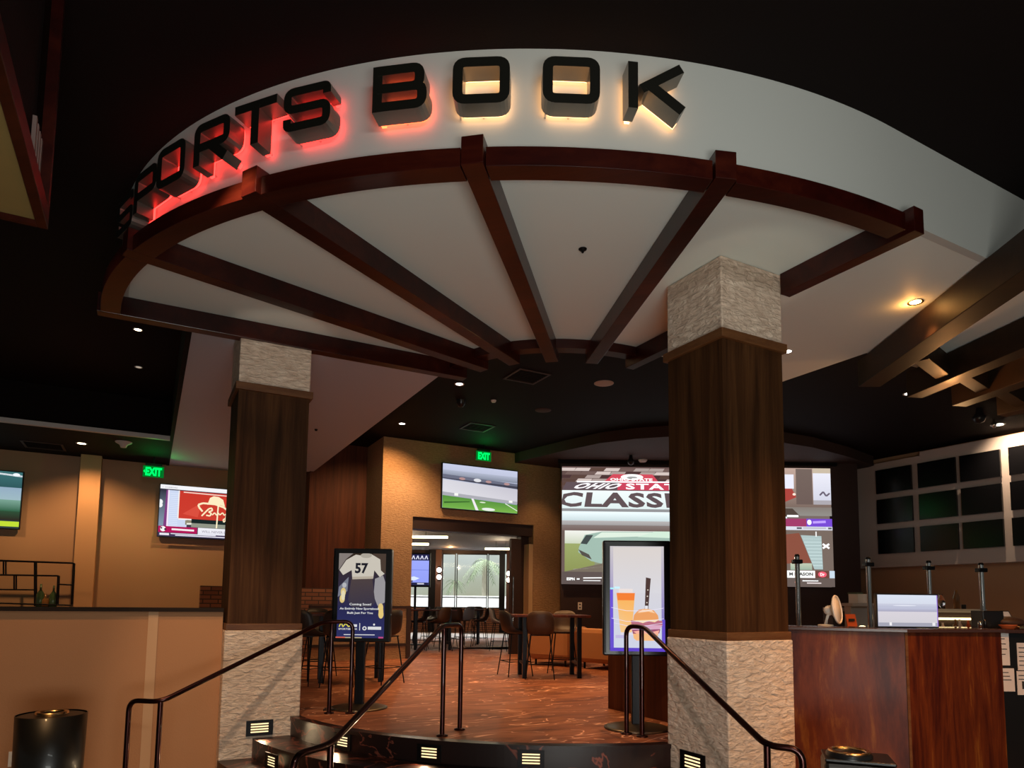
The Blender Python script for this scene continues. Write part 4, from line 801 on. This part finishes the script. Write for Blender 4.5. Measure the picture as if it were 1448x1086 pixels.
for i, (px, hh, m_, lab) in enumerate(((55, .30, 'bottle_green', 'tall bottle on the open shelf, left of the three'), (62, .17, 'bottle_amber', 'short bottle between two tall ones on the open shelf'), (73.5, .28, 'bottle_green', 'tall bottle at the right end of the open shelf'))):
    q = sh(px, 855); hs = hh*1.55
    b_ = solo('bottle', MB().lathe([(0, 0), (.05*1.4, 0), (.052*1.4, .02), (.05*1.4, hs*.55), (.02, hs*.74), (.018, hs), (0, hs)], (q.x, 16.72, zb), 14), m_, lab, 'bottle', (q.x, 16.72, zb), 'G', 'bottles on the open shelf')
def bin_(c, r, h_, label, sides=40, sq=False):
    t = Thing('waste_bin', label, 'bin', (c[0], c[1], 0), 'W'); 
    if sq:
        t.part('body', MB().cbox((c[0], c[1], h_/2), r*2, r*1.6, h_, -.35), 'can_black', bev=.03); t.part('lid', MB().cbox((c[0], c[1], h_ + .012), r*1.96, r*1.56, .024, -.35), 'black_plastic', bev=.01); rr = r*.6; cx, cy, zt_ = c[0] - r*.25, c[1], h_ + .024
        t.part('neck', MB().lathe([(rr*1.12, 0), (rr*1.12, .03), (rr*1.02, .045)], (cx, cy, zt_ - .01), 30), 'black_plastic'); zt_ += .025
    else:
        t.part('body', MB().lathe([(0, .01), (r*.94, .01), (r, h_ - .0), (r*.97, h_)], (c[0], c[1], 0), 48), 'can_black'); t.part('lid', MB().lathe([(r*.97, h_ - .01), (r*.5, h_ + .005), (r*.42, h_ - .015), (0, h_ - .015)], (c[0], c[1], 0), 40), 'can_black'); rr = r*.46; cx, cy, zt_ = c[0], c[1], h_
    t.part('opening_ring', MB().lathe([(rr*.78, 0), (rr*.85, .02), (rr, .02), (rr*1.04, .0)], (cx, cy, zt_), 36), 'brass'); t.part('opening_liner', MB().lathe([(rr*.8, .004), (rr*.74, -.004), (0, -.005)], (cx, cy, zt_ + .004), 30), 'black_plastic')
q = pz(74, 1004, .92); bin_((q.x, q.y), .255, .89, 'tall black bin with a brass ring lid in front of the half wall')
q = pz(1210, 1066, .80); bin_((q.x + .01, q.y), .23, .76, 'black bin with a round brass opening in front of the wooden desk', sq=True)
q = gg(pw(20, 1073, 7.945, 1)); t = Thing('wall_outlet', 'white outlet plate on the half wall beside the black bin', 'outlet', (q.x, 7.945, q.z), 'G'); t.part('plate', MB().box(q.x - .045, q.x + .045, 7.935, 7.95, q.z - .07, q.z + .07), 'white_plastic', bev=.003)
for s in (-1, 1): t.part('socket', MB().box(q.x - .02, q.x + .02, 7.932, 7.936, q.z + s*.033 - .014, q.z + s*.033 + .014), 'trim_white')
q = pd(820, 857, SY - .01); t = Thing('wall_outlet', 'white outlet plate on the dark wall below the projection screen', 'outlet', q, 'W'); t.part('plate', MB().box(q.x - .05, q.x + .05, SY - .02, SY, q.z - .09, q.z + .09), 'white_plastic', bev=.003)
for s in (-1, 1): t.part('socket', MB().box(q.x - .02, q.x + .02, SY - .024, SY - .02, q.z + s*.04 - .015, q.z + s*.04 + .015), 'black_plastic')
# ================================================================== RIGHT: DESK, MONITOR, COUNTERS
DZ = 1.66; A0 = Vector((2.62, 6.62)); A1 = Vector((pd(1281, 890, 6.2).x, 6.2)); A2 = Vector((pd(1415, 890, 6.55).x, 6.55)); bk = Vector((.18, .62))
t = Thing('reception_desk', 'streaky red brown wooden desk beside the right column', 'desk', (A1.x, A1.y, 0), 'W')
t.part('front_panel', MB().prism([A0[:], A1[:], (A1 + Vector((.02, .5)))[:], (A0 + Vector((0, .42)))[:]], 0, DZ - .035), 'desk_wood')
t.part('front_panel', MB().prism([(A1 + Vector((.004, 0)))[:], A2[:], (A2 + Vector((-.05, .5)))[:], (A1 + Vector((.02, .5)))[:]], 0, DZ - .035), 'desk_wood')
e = .03; t.part('desk_top', MB().prism([(A0.x, A0.y - e), (A1.x, A1.y - e), (A2.x + e, A2.y - e), (A2.x, A2.y + .55), (A1.x, A1.y + .56), (A0.x, A0.y + .48)], DZ - .035, DZ), 'counter_dark', bev=.006)
t.part('corner_strip', MB().prism([(A1.x - .012, A1.y - .004), (A1.x + .012, A1.y - .004), (A1.x + .012, A1.y + .004), (A1.x - .012, A1.y + .004)], 0, DZ - .035), 'trim_wood')
# monitor
my = 6.42; a = pd(1242, 889, my); b = pd(1326, 889, my + .05); t = Thing('desk_monitor', 'bright monitor showing a pale lilac picture on the wooden desk', 'monitor', ((a.x+b.x)/2, my + .05, DZ), 'W')
zt_ = pd(1280, 839, my).z; U = Vector((b.x - a.x, b.y - a.y, 0)); N = Vector((U.y, -U.x, 0)).normalized(); O = Vector((a.x, a.y, DZ + .015))
mb = MB(); bb = .012; cs = [O - U.normalized()*bb + Vector((0, 0, -bb)), O + U*(1 + bb/U.length) + Vector((0, 0, -bb)), O + U*(1 + bb/U.length) + Vector((0, 0, zt_ - DZ - .03 + bb)), O - U.normalized()*bb + Vector((0, 0, zt_ - DZ - .03 + bb))]
mb.add([p - N*.035 for p in cs] + cs, [(3, 2, 1, 0), (4, 5, 6, 7), (0, 1, 5, 4), (1, 2, 6, 5), (2, 3, 7, 6), (3, 0, 4, 7)]); t.part('bezel', mb, 'black_plastic'); p = Pic(O + N*.001, U, (0, 0, zt_ - DZ - .03), 1.); dr_monitor(p); t.part('screen_picture', p.mb, 'picture')
t.part('stand', MB().box((a.x+b.x)/2 - .1, (a.x+b.x)/2 + .1, my + .06, my + .2, DZ, DZ + .02).box((a.x+b.x)/2 - .03, (a.x+b.x)/2 + .03, my + .06, my + .09, DZ + .02, DZ + .2), 'black_metal')
# desk fan
fc = pd(1184, 865, 6.75); t = Thing('desk_fan', 'small cream desk fan on the desk next to the right column', 'fan', (fc.x - .08, 6.75, DZ), 'W'); ax = Vector((.72, -.62, .12)).normalized(); ctr = Vector((fc.x, 6.75, DZ + .165))
def ringm(c, ax, r, tr, n=28):
    x = ax.cross(Vector((0, 0, 1))).normalized(); y = ax.cross(x); return MB().tube([c + (x*cos(2*pi*k/n) + y*sin(2*pi*k/n))*r for k in range(n+1)], tr, 6)
x_ = ax.cross(Vector((0, 0, 1))).normalized(); y_ = ax.cross(x_)
def disc(c, r, th, bul=.0):
    m = MB(); n = 28; rings = [(0, -bul), (r*.5, -bul*.8), (r*.85, -bul*.3), (r, 0), (r, th), (0, th)]
    vs = [c + (x_*cos(2*pi*k/n) + y_*sin(2*pi*k/n))*rr + ax*dd for rr, dd in rings for k in range(n)]
    return m.add(vs, [(i*n + k, i*n + (k+1) % n, (i+1)*n + (k+1) % n, (i+1)*n + k) for i in range(len(rings)-1) for k in range(n)], True)
g_ = ringm(ctr, ax, .135, .011)
for k in range(14): q = 2*pi*k/14; d_ = x_*cos(q) + y_*sin(q); g_.tube([ctr - ax*.035, ctr + d_*.07 - ax*.03, ctr + d_*.135], .003, 5)
t.part('rear_grille', disc(ctr - ax*.01, .13, .012, .04), 'white_plastic'); t.part('guard', g_, 'white_plastic'); hb = ctr - ax*.075; t.part('motor_housing', MB().ball(hb, .052, .052, .05), 'white_plastic')
t.part('stem', MB().tube([(hb.x, hb.y, hb.z), (hb.x - .03, hb.y, DZ + .06), (hb.x - .04, hb.y, DZ + .01)], [.016, .013, .018], 8), 'white_plastic'); t.part('foot', MB().lathe([(0, 0), (.075, 0), (.07, .015), (.02, .02), (0, .02)], (hb.x - .04, hb.y, DZ), 24), 'white_plastic')
# back counter behind the desk
BCY = 8.0
t = Thing('back_bar_counter', 'long dark back counter behind the wooden desk', 'counter', (4.6, BCY + .3, 0), 'W'); t.part('body', MB().box(2.7, 8.2, BCY, BCY + .6, ZP - .6, 1.52), 'dark_panel'); t.part('worktop', MB().box(2.66, 8.24, BCY - .04, BCY + .64, 1.52, 1.56), 'counter_dark', bev=.005)
for i, (px, yt, lab) in enumerate(((1127, 786, 'steel post with clamp beside the right column, over the back counter'), (1227.5, 790, 'steel post with clamp just left of the bright monitor'), (1313, 795, 'steel post with clamp directly behind the bright monitor'), (1387, 798, 'steel post with clamp right of the bright monitor'))):
    q = pd(px, yt, BCY + .12); t = Thing('counter_post', lab, 'post', (q.x, q.y, 1.56), 'W', 'steel posts on the back counter')
    t.part('pole', MB().tube([(q.x, q.y, 1.56), (q.x, q.y, q.z)], .028 if i != 2 else .024, 12), 'chrome'); t.part('clamp', MB().cbox((q.x, q.y, q.z - .07), .11, .08, .05), 'black_metal', bev=.01); t.part('foot', MB().lathe([(0, 0), (.06, 0), (.055, .015), (.03, .03), (0, .03)], (q.x, q.y, 1.56), 20), 'black_metal'); t.part('cap', MB().lathe([(.028, -.01), (.03, 0), (.022, .02), (0, .022)], (q.x, q.y, q.z), 16), 'black_metal')
# lower bar shelf with a lit edge and a ledge with glasses
t = Thing('liquor_shelf', 'bar ledge with a glowing yellow edge behind the bright monitor', 'shelf', (6.0, 9.2, 1.5), 'W'); xa = pd(1262, 870, 9.2).x; xb = pd(1386, 870, 9.2).x
t.part('ledge', MB().box(xa - .8, xb + .1, 9.2, 9.5, pd(1340, 866, 9.2).z, pd(1340, 863, 9.2).z + .02), 'grey_paint'); t.part('lit_edge', MB().box(xa, xb, 9.15, 9.2, pd(1340, 876.5, 9.15).z, pd(1340, 873.5, 9.15).z), 'under_glow'); t.part('support', MB().box(xa - .8, xb + .1, 9.22, 9.5, ZP, pd(1340, 866, 9.2).z), 'dark_panel')
zl = pd(1340, 863, 9.2).z + .02
for px, hh, r_, m_, lab in ((1331, .20, .05, 'glass_clear', 'clear square glass on the ledge right of the monitor'), (1353, .26, .04, 'bottle_amber', 'pale yellow bottle standing on the ledge right of the monitor'), (1363, .06, .03, 'black_plastic', 'tiny black jar beside the yellow bottle on the ledge')):
    q = pd(px, 860, 9.32); solo('bottle' if hh > .1 else 'jar', MB().lathe([(0, 0), (r_, 0), (r_, hh*.6), (r_*.5 if hh > .1 else r_, hh*.85), (r_*.45 if hh > .1 else r_, hh), (0, hh)], (q.x, 9.32, zl), 14), m_, lab, 'bottle' if hh > .22 else ('glass' if hh > .1 else 'jar'), (q.x, 9.32, zl))
for i, (px, hh, m_, lab) in enumerate(((1333, .12, 'white_plastic', 'squat pale jar on the back counter, nearest the monitor'), (1351, .16, 'bottle_amber', 'small bottle on the back counter, left of a pair'), (1357, .16, 'white_plastic', 'pale small bottle on the back counter, right of a pair'), (1369, .15, 'orange_card', 'reddish small bottle alone on the back counter'), (1376, .10, 'chrome', 'short steel shaker on the back counter'))):
    q = pd(px, 880, BCY + .1); solo('condiment_bottle', MB().lathe([(0, 0), (.028, 0), (.028, hh*.55), (.012, hh*.75), (.012, hh), (0, hh)], (q.x, q.y, 1.56), 12), m_, lab, 'bottle', (q.x, q.y, 1.56), 'W', 'small bottles on the back counter')
q = pd(1204, 870, BCY + .1); t = Thing('card_holder', 'orange menu card standing on the back counter', 'card', (q.x, q.y, 1.56), 'W'); t.part('card', MB().cbox((q.x, q.y, 1.665), .13, .012, .21, .2, -.25), 'orange_card'); t.part('printed_lines', MB().cbox((q.x - .003, q.y - .012, 1.70), .08, .004, .03, .2, -.25).cbox((q.x - .003, q.y + .006, 1.63), .09, .004, .02, .2, -.25), 'ink')
xq = pd(1216, 852, 9.0); t = Thing('supply_box', 'white and green carton on a ledge behind the orange card', 'box', (xq.x, 9.0, 1.7), 'W'); zz = pd(1216, 853, 9.0).z
t.part('carton', MB().cbox((xq.x, 9.0, zz + .06), .22, .16, .12, .3), 'white_plastic', bev=.004); t.part('lid', MB().cbox((xq.x - .06, 9.0, zz + .13), .10, .15, .02, .3), 'palm_leaf')
solo('side_ledge', MB().box(pd(1198, 853, 9).x, pd(1262, 853, 9).x, 8.85, 9.15, zz - .04, zz).box(pd(1200, 853, 9).x, pd(1260, 853, 9).x, 8.95, 9.12, ZP, zz - .04), 'grey_paint', 'pale ledge behind the posts left of the monitor', 'ledge', (xq.x, 9.0, ZP))
for px in (1208, 1222): q = pd(px, 876, 8.3); solo('counter_lamp', MB().ball((q.x, 8.35, 1.56 + .035), .05, .04, .035), 'under_glow', 'small glowing lamp on the back counter %s the post left of the monitor' % ('left of' if px == 1208 else 'just right of'), 'lamp', (q.x, 8.35, 1.56))
# betting counter at the right edge with posted sheets
CYR = 7.15; xa = pd(1400, 880, CYR).x; t = Thing('betting_counter', 'dark counter with posted paper sheets at the right edge', 'counter', (xa + .8, CYR + .3, 0), 'W')
t.part('body', MB().box(xa, xa + 2.6, CYR, CYR + .6, 0, 1.60), 'black_plastic'); t.part('counter_top', MB().box(xa - .12, xa + 2.65, CYR - .05, CYR + .62, 1.60, 1.64), 'counter_dark', bev=.005)
for (a0, b0, a1, b1, lab, nl) in ((1413, 895, 1429, 941, 'upper left paper sheet on the betting counter front', 4), (1416, 945, 1436, 978, 'lower left paper sheet on the betting counter front', 3), (1438, 909, 1462, 948, 'upper right paper sheet on the betting counter front', 5), (1438, 949, 1462, 983, 'lower right sheet with a small black square on the counter front', 2)):
    p0 = pd(a0, b0, CYR - .01); p1 = pd(a1, b1, CYR - .01); t2_ = Thing('posted_sheet', lab, 'paper', (p0.x, CYR, p1.z), 'W', 'paper sheets posted on the counter front')
    t2_.part('sheet', MB().box(p0.x, p1.x, CYR - .006, CYR - .001, p1.z, p0.z), 'paper'); w_ = p1.x - p0.x; m_ = MB()
    for k in range(nl): z_ = p0.z - (p0.z - p1.z)*(.18 + k*.16); m_.box(p0.x + w_*.1, p0.x + w_*(.55 + .1*(k % 3)), CYR - .008, CYR - .0062, z_ - .004, z_ + .004)
    if nl == 2: m_.box(p0.x + w_*.3, p0.x + w_*.75, CYR - .008, CYR - .0062, p1.z + .06, p1.z + .14)
    t2_.part('printing', m_, 'ink')
# clutter on that counter
q = pd(1396, 866, CYR + .35); t = Thing('receipt_printer', 'black ticket printer on the betting counter', 'printer', (q.x, q.y, 1.64), 'W'); t.part('body', MB().box(q.x - .12, q.x + .11, q.y - .1, q.y + .1, 1.64, 1.83), 'black_plastic', bev=.01); t.part('screen', MB().cbox((q.x + .20, q.y, 1.79), .12, .02, .09, .2, -.5), 'black_plastic', bev=.005); t.part('display', MB().cbox((q.x + .198, q.y - .013, 1.795), .09, .004, .06, .2, -.5), 'paper'); t.part('screen_stand', MB().box(q.x + .17, q.x + .23, q.y - .02, q.y + .06, 1.64, 1.76), 'black_plastic')
q = pd(1427, 872, CYR + .3); solo('soft_bag', MB().ball((q.x, q.y, 1.64 + .065), .16, .1, .065), 'leather_brown', 'slumped brown bag on the betting counter', 'bag', (q.x, q.y, 1.64))
q = pd(1425, 880, CYR + .05); t = Thing('snack_bowl', 'small red bowl in front of the brown bag', 'bowl', (q.x, q.y, 1.64), 'W'); t.part('bowl', MB().lathe([(0, 0), (.05, 0), (.08, .04), (.085, .045), (.07, .035), (0, .01)], (q.x, q.y, 1.64), 20), 'orange_card')
q = pd(1444, 878, CYR + .1); solo('folded_cloth', MB().cbox((q.x, q.y, 1.655), .18, .12, .03, .2), 'brass', 'folded yellow cloth at the right end of the betting counter', 'cloth', (q.x, q.y, 1.64), bev=.008)
for px, m_, hh, lab in ((1386, 'chrome', .08, 'small steel shaker beside the rightmost post'), (1393, 'black_plastic', .10, 'black jar beside the ticket printer')): q = pd(px, 880, CYR + .1); solo('jar', MB().lathe([(0, 0), (.022, 0), (.022, hh*.8), (.014, hh), (0, hh)], (q.x, q.y, 1.64), 12), m_, lab, 'jar', (q.x, q.y, 1.64))
# next room things
t = Thing('standing_display', 'blue portrait television on a thin stand behind the wide opening', 'television', (*at(590, 20).xy, ZP), 'W'); a = pd(574, 827, 20.); b = pd(606, 827, 20.); zt_ = pd(590, 784, 20.).z
t.part('bezel', MB().box(a.x - .04, b.x + .04, 20.0, 20.08, a.z - .06, zt_ + .05), 'black_plastic'); p = Pic((a.x, 19.998, a.z), (b.x - a.x, 0, 0), (0, 0, zt_ - a.z), 1.); dr_blue(p); t.part('screen_picture', p.mb, 'picture')
mx_ = pd(587, 830, 20).x; t.part('pole', MB().tube([(mx_, 20.04, ZP + .02), (mx_, 20.04, a.z)], .035, 8), 'black_metal'); t.part('foot', MB().lathe([(0, 0), (.3, 0), (.28, .03), (0, .03)], (mx_, 20.04, ZP), 24), 'black_metal')
for (xa_, xb_, y_, d, lab) in ((545, 633, 758.5, 20.8, 'longest linear pendant light, left in the far room'), (545, 606, 768.5, 23.2, 'lower linear pendant light, left in the far room'), (686, 731, 775.5, 24.5, 'linear pendant light hanging on two rods at the right of the far room')):
    a = pd(xa_, y_, d); b = pd(xb_, y_ + 1.5, d); t = Thing('linear_pendant', lab, 'pendant light', ((a.x+b.x)/2, d, a.z), 'W', 'linear pendant lights in the far room')
    t.part('light_bar', MB().cbox(((a.x+b.x)/2, d, (a.z+b.z)/2), b.x - a.x, .08, .07), 'strip_light')
    for q in (.35, .65): x_q = a.x + (b.x - a.x)*q; t.part('rod', MB().tube([(x_q, d, a.z + .03), (x_q, d, 4.09)], .008, 5), 'black_metal')
    point(((a.x+b.x)/2, d, a.z - .1), 70, (1, .8, .55), .04)
for px, ya, yb, lab in ((621, 806, 816, 'two-globe wall sconce on the left brown pillar of the far room'), (719.5, 811, 820, 'two-globe wall sconce on the right brown pillar of the far room')):
    q = pd(px, (ya+yb)/2, FY - .45); t = Thing('wall_sconce', lab, 'sconce', q, 'W', 'two-globe sconces in the far room'); t.part('backplate', MB().box(q.x - .06, q.x + .06, FY - .40, FY - .36, q.z - .3, q.z + .3), 'black_metal')
    for y_ in (ya, yb): z_ = pd(px, y_, FY - .5).z; t.part('globe', MB().ball((q.x, FY - .5, z_), .10), 'bulb')
# ================================================================== EXIT SIGNS, LAMPS, CEILING FITTINGS
def exit_sign(c, u, w, h_, label, zc, arrow=False):
    u = Vector(u).normalized(); t = Thing('exit_sign', label, 'exit sign', (c.x, c.y, c.z), 'W'); N = u.cross(Vector((0, 0, 1))).normalized()
    O = c - u*w/2 - Vector((0, 0, h_/2)); m = MB(); cs = [O, O + u*w, O + u*w + Vector((0, 0, h_)), O + Vector((0, 0, h_))]
    m.add([p - N*.012 for p in cs] + cs, [(3, 2, 1, 0), (4, 5, 6, 7), (0, 1, 5, 4), (1, 2, 6, 5), (2, 3, 7, 6), (3, 0, 4, 7)]); t.part('sign_panel', m, 'exit_dim')
    p = Pic(O + N*.002, u*w, (0, 0, h_)); 
    vs, fs = text_geo('EXIT', .05); tm = MB(); tm.add([p.pt(.12 + .78*x, .12 + .76*y, 1) for x, y in vs], fs)
    if arrow: tm.add([p.pt(.02, .5, 1), p.pt(.09, .35, 1), p.pt(.09, .65, 1)], [(0, 1, 2)])
    t.part('exit_letters', tm, 'exit_green'); tp = c + Vector((0, 0, h_/2)); t.part('canopy_bar', MB().cbox((tp.x, tp.y, tp.z + .03), w*.8, .06, .05, atan2(u.y, u.x)), 'black_metal')
    t.part('stem', MB().tube([(tp.x, tp.y, tp.z + .04), (tp.x, tp.y, zc)], .02, 6), 'black_metal'); point(c + N*.12 - Vector((0, 0, .02)), 7.0, (0, 1, .15), .05)
exit_sign(pw(684, 645, 14.5, 1), (ex[0], ex[1], 0), .40, .23, 'green exit sign above the television over the opening', 5.63)
exit_sign(pw(217, 667, 16.3, 1), (ex[0], ex[1], 0), .40, .24, 'green exit sign with arrow above the red banner television', 4.89, True)
def downlight(c, r, label, m_='lamp_warm', group='recessed downlights'):
    t = Thing('downlight', label, 'downlight', c, 'W', group); t.part('trim_ring', MB().lathe([(r*.8, 0), (r, -.004), (r*1.12, -.006), (r*1.12, .002)], c, 24), 'trim_white' if m_ != 'lamp_amber' else 'brass'); t.part('lens', MB().lathe([(0, -.003), (r*.8, -.003)], c, 24), m_)
for (x, y), z, r, m_, lab in (((195, 466), ZH, .055, 'lamp_warm', 'downlight in the black ceiling left of the canopy, the upper of two'), ((196, 519), ZH, .055, 'lamp_dim', 'dimmer downlight in the black ceiling left of the canopy, lower of two'), ((115.5, 627), ZS, .09, 'lamp_warm', 'downlight over the tan pillar at the far left'),
     ((649.5, 543), ZH, .075, 'lamp_white', 'bright downlight just past the tips of the left beams'), ((568.5, 599), ZH, .075, 'lamp_white', 'downlight near the wood panelled wall'), ((1294.5, 427), ZS, .065, 'lamp_amber', 'amber downlight in the pale soffit at the right'), ((1286.5, 556.5), ZH, .10, 'lamp_white', 'downlight beyond the brown beams above the monitor'), ((1411, 600.5), ZH, .12, 'lamp_white', 'downlight above the television panel at the right'), ((1113, 497), ZS, .06, 'lamp_white', 'downlight peeking out at the right edge of the right column')):
    downlight(pz(x, y, z) + Vector((0, 0, -.001)), r, lab, m_)
def fitting(name, label, cat, xy, z, r, h_, mat='trim_white', prof=None):
    c = pz(*xy, z); solo(name, MB().lathe(prof or [(0, -h_), (r*.7, -h_), (r, -h_*.3), (r, 0)], c, 24), mat, label, cat, c)
fitting('ceiling_speaker', 'round grey ceiling speaker in front of the projection screen', 'speaker', (854, 542), ZH - .001, .17, .012, 'grey_paint')
fitting('ceiling_speaker', 'dark round ceiling speaker above the television over the opening', 'speaker', (768, 580), ZH - .001, .16, .012, 'ceiling_brown')
fitting('ceiling_speaker', 'pale cone shaped fitting on the ceiling near the left exit sign', 'speaker', (175, 625), ZS - .001, .15, .09, 'trim_white', [(0, -.11), (.05, -.11), (.07, -.06), (.14, -.02), (.15, 0)])
fitting('dome_camera', 'small dome camera on the ceiling below the left downlight', 'camera', (652, 566), ZH - .001, .09, .1, 'black_plastic', [(0, -.14), (.05, -.12), (.08, -.07), (.09, 0)])
fitting('dome_camera', 'black dome camera hanging before the projection screen', 'camera', (892, 644), 5.399, .11, .1, 'black_plastic', [(0, -.24), (.06, -.21), (.09, -.14), (.05, -.08), (.04, 0)])
fitting('smoke_detector', 'small pale smoke detector right of the black dome camera', 'detector', (909, 650), 5.399, .11, .06, 'trim_white')
fitting('smoke_detector', 'tiny pale twin detector on the black ceiling', 'detector', (698, 566), ZH - .001, .05, .04, 'trim_white')
fitting('dome_camera', 'dome camera hanging below the brown beams at the right', 'camera', (1384, 577), ZH - .001, .12, .1, 'black_plastic', [(0, -.3), (.08, -.27), (.12, -.18), (.06, -.1), (.05, 0)])
fitting('spot_fixture', 'small bulb fixture hanging below the right brown beams', 'spotlight', (1405, 592), ZH - .001, .05, .1, 'chrome', [(0, -.2), (.04, -.17), (.05, -.1), (.02, -.05), (.02, 0)])
fitting('sprinkler', 'small dark sprinkler head in the pale soffit', 'sprinkler', (824, 352), ZS - .001, .035, .03, 'black_metal', [(0, -.035), (.01, -.035), (.012, -.012), (.034, -.008), (.036, 0)])
c = pz(447, 607, ZS - .001); solo('sprinkler', MB().lathe([(0, -.03), (.02, -.03), (.03, 0)], c, 12), 'black_metal', 'dark sprinkler head on the pale soffit arm beside the left column', 'sprinkler', c)
for xy, lab, z in (((675, 604), 'square dark air vent above the exit sign', ZH), ((745, 532), 'dark air vent just behind the tips of the middle beams', ZH), ((62, 630), 'brown air vent above the left edge television', ZS)):
    g_ = gg(pz(*xy, z)); t = Thing('ceiling_vent', lab, 'vent', (g_.x, g_.y, z), 'G', 'square ceiling vents'); s_ = .3 if z == ZH else .35
    t.part('frame', MB().box(g_.x - s_, g_.x + s_, g_.y - s_, g_.y - s_ + .04, z - .014, z - .001).box(g_.x - s_, g_.x + s_, g_.y + s_ - .04, g_.y + s_, z - .014, z - .001).box(g_.x - s_, g_.x - s_ + .04, g_.y - s_ + .04, g_.y + s_ - .04, z - .014, z - .001).box(g_.x + s_ - .04, g_.x + s_, g_.y - s_ + .04, g_.y + s_ - .04, z - .014, z - .001), 'dark_panel')
    m_ = MB()
    for k in range(7): y_ = g_.y - s_ + .06 + k*(2*s_ - .12)/7; m_.box(g_.x - s_ + .04, g_.x + s_ - .04, y_, y_ + .03, z - .012, z - .004)
    t.part('louvres', m_, 'ceiling_black')
# ================================================================== LIGHT
W_ = bpy.data.worlds.new('world'); S.world = W_; W_.use_nodes = True; bg = W_.node_tree.nodes['Background']; bg.inputs[0].default_value = (.75, .82, .78, 1); bg.inputs[1].default_value = .10
WARM = (1, .56, .24); AMB = (1, .42, .13); SOFT = (1, .72, .48)
# added fill areas behind the viewer, high and near the floor, washing the canopy
area((1.6, -1.5, 4.6), (1.4, 4.3, 5.4), 80, (.97, 1, .95), 2.5, .4)
area((1.2, -1.8, .6), (1.4, 5.5, 4.9), 190, (.98, 1, .94), 3., 1.2)
# half wall, columns, desk: ceiling spots in front
spot((-3.9, 4.2, 5.6), (-4.4, 7.2, .9), 300, WARM, 1.25, .8); spot((-1.9, 4.0, 5.3), (-2.7, 7.4, .7), 420, SOFT, .62, .7)
spot((3.4, 2.6, 5.5), (2.3, 6.0, .8), 600, WARM, .72, .8); spot((0.2, 2.6, 5.5), (1.6, 6.0, .9), 260, (1, .72, .6), .5, .8); spot((4.9, 3.3, 5.4), (4.2, 6.2, .8), 650, AMB, .9, .8)
spot((2.0, 3.2, .9), (2.1, 5.8, 4.6), 60, (1, .85, .65), .34, .5); spot((-1.6, 4.2, .9), (-2.6, 7.3, 4.5), 90, (1, .82, .66), .26, .5)
# carpet
for x, y, e_ in ((-.9, 9.0, 360), (.8, 11.2, 430), (-.6, 12.8, 400), (1.2, 8.4, 230), (.5, 14.9, 400)): spot((x, y, 5.6), (x, y, 0), e_, WARM, 1.6, .7)
q = pz(649.5, 543, ZH); spot((q.x, q.y, ZH - .03), (q.x, q.y, 0), 100, WARM, 1.6, .7)
q = pz(568.5, 599, ZH); spot((q.x, q.y, ZH - .03), (q.x - .9, q.y + 1.8, 2), 330, WARM, 1.9, .7)
g_ = G(5.1, 13.9, 5.6); spot(g_, G(5.0, 14.95, 2.5), 150, SOFT, 1.4, .8); g_ = G(8.6, 13.9, 5.4); spot(g_, G(8.9, 15.2, 1.2), 110, WARM, 1.2, .8)
# side bar wall
for gx_, e_ in ((-3.4, 110), (-1.2, 200), (.9, 110)): g_ = G(gx_, 15.7, 4.86); spot(g_, G(gx_ + .05, 17.2, 1.6), e_, WARM, 1.9, .8)
q = pz(195, 466, ZH); spot((q.x, q.y, ZH - .03), (q.x, q.y, 0), 120, WARM, 1.2, .6)
# amber lamp with its glow on the soffit
q = pz(1294.5, 427, ZS); point((q.x - .03, q.y + .03, ZS - .06), 3.0, (1, .42, .1), .03); spot((q.x, q.y, ZS - .02), (q.x - .2, q.y, 0), 160, AMB, 1.2, .6, .04)
# bar side
q = pz(1286.5, 556.5, ZH); spot((q.x, q.y, ZH - .03), (q.x, q.y, 0), 300, WARM, 2.0, .7); q = pz(1411, 600.5, ZH); spot((q.x, q.y, ZH - .03), (q.x + 3, q.y + 1, 2.5), 210, SOFT, 2.2, .8)
point((6.3, 9.6, 4.2), 30, WARM, .3); point((5.35, 8.1, 4.35), 18, AMB, .05); point((-2.5, 27.5, 4.0), 60, WARM, .03)  # last point is an added fill for the far room's brick wall
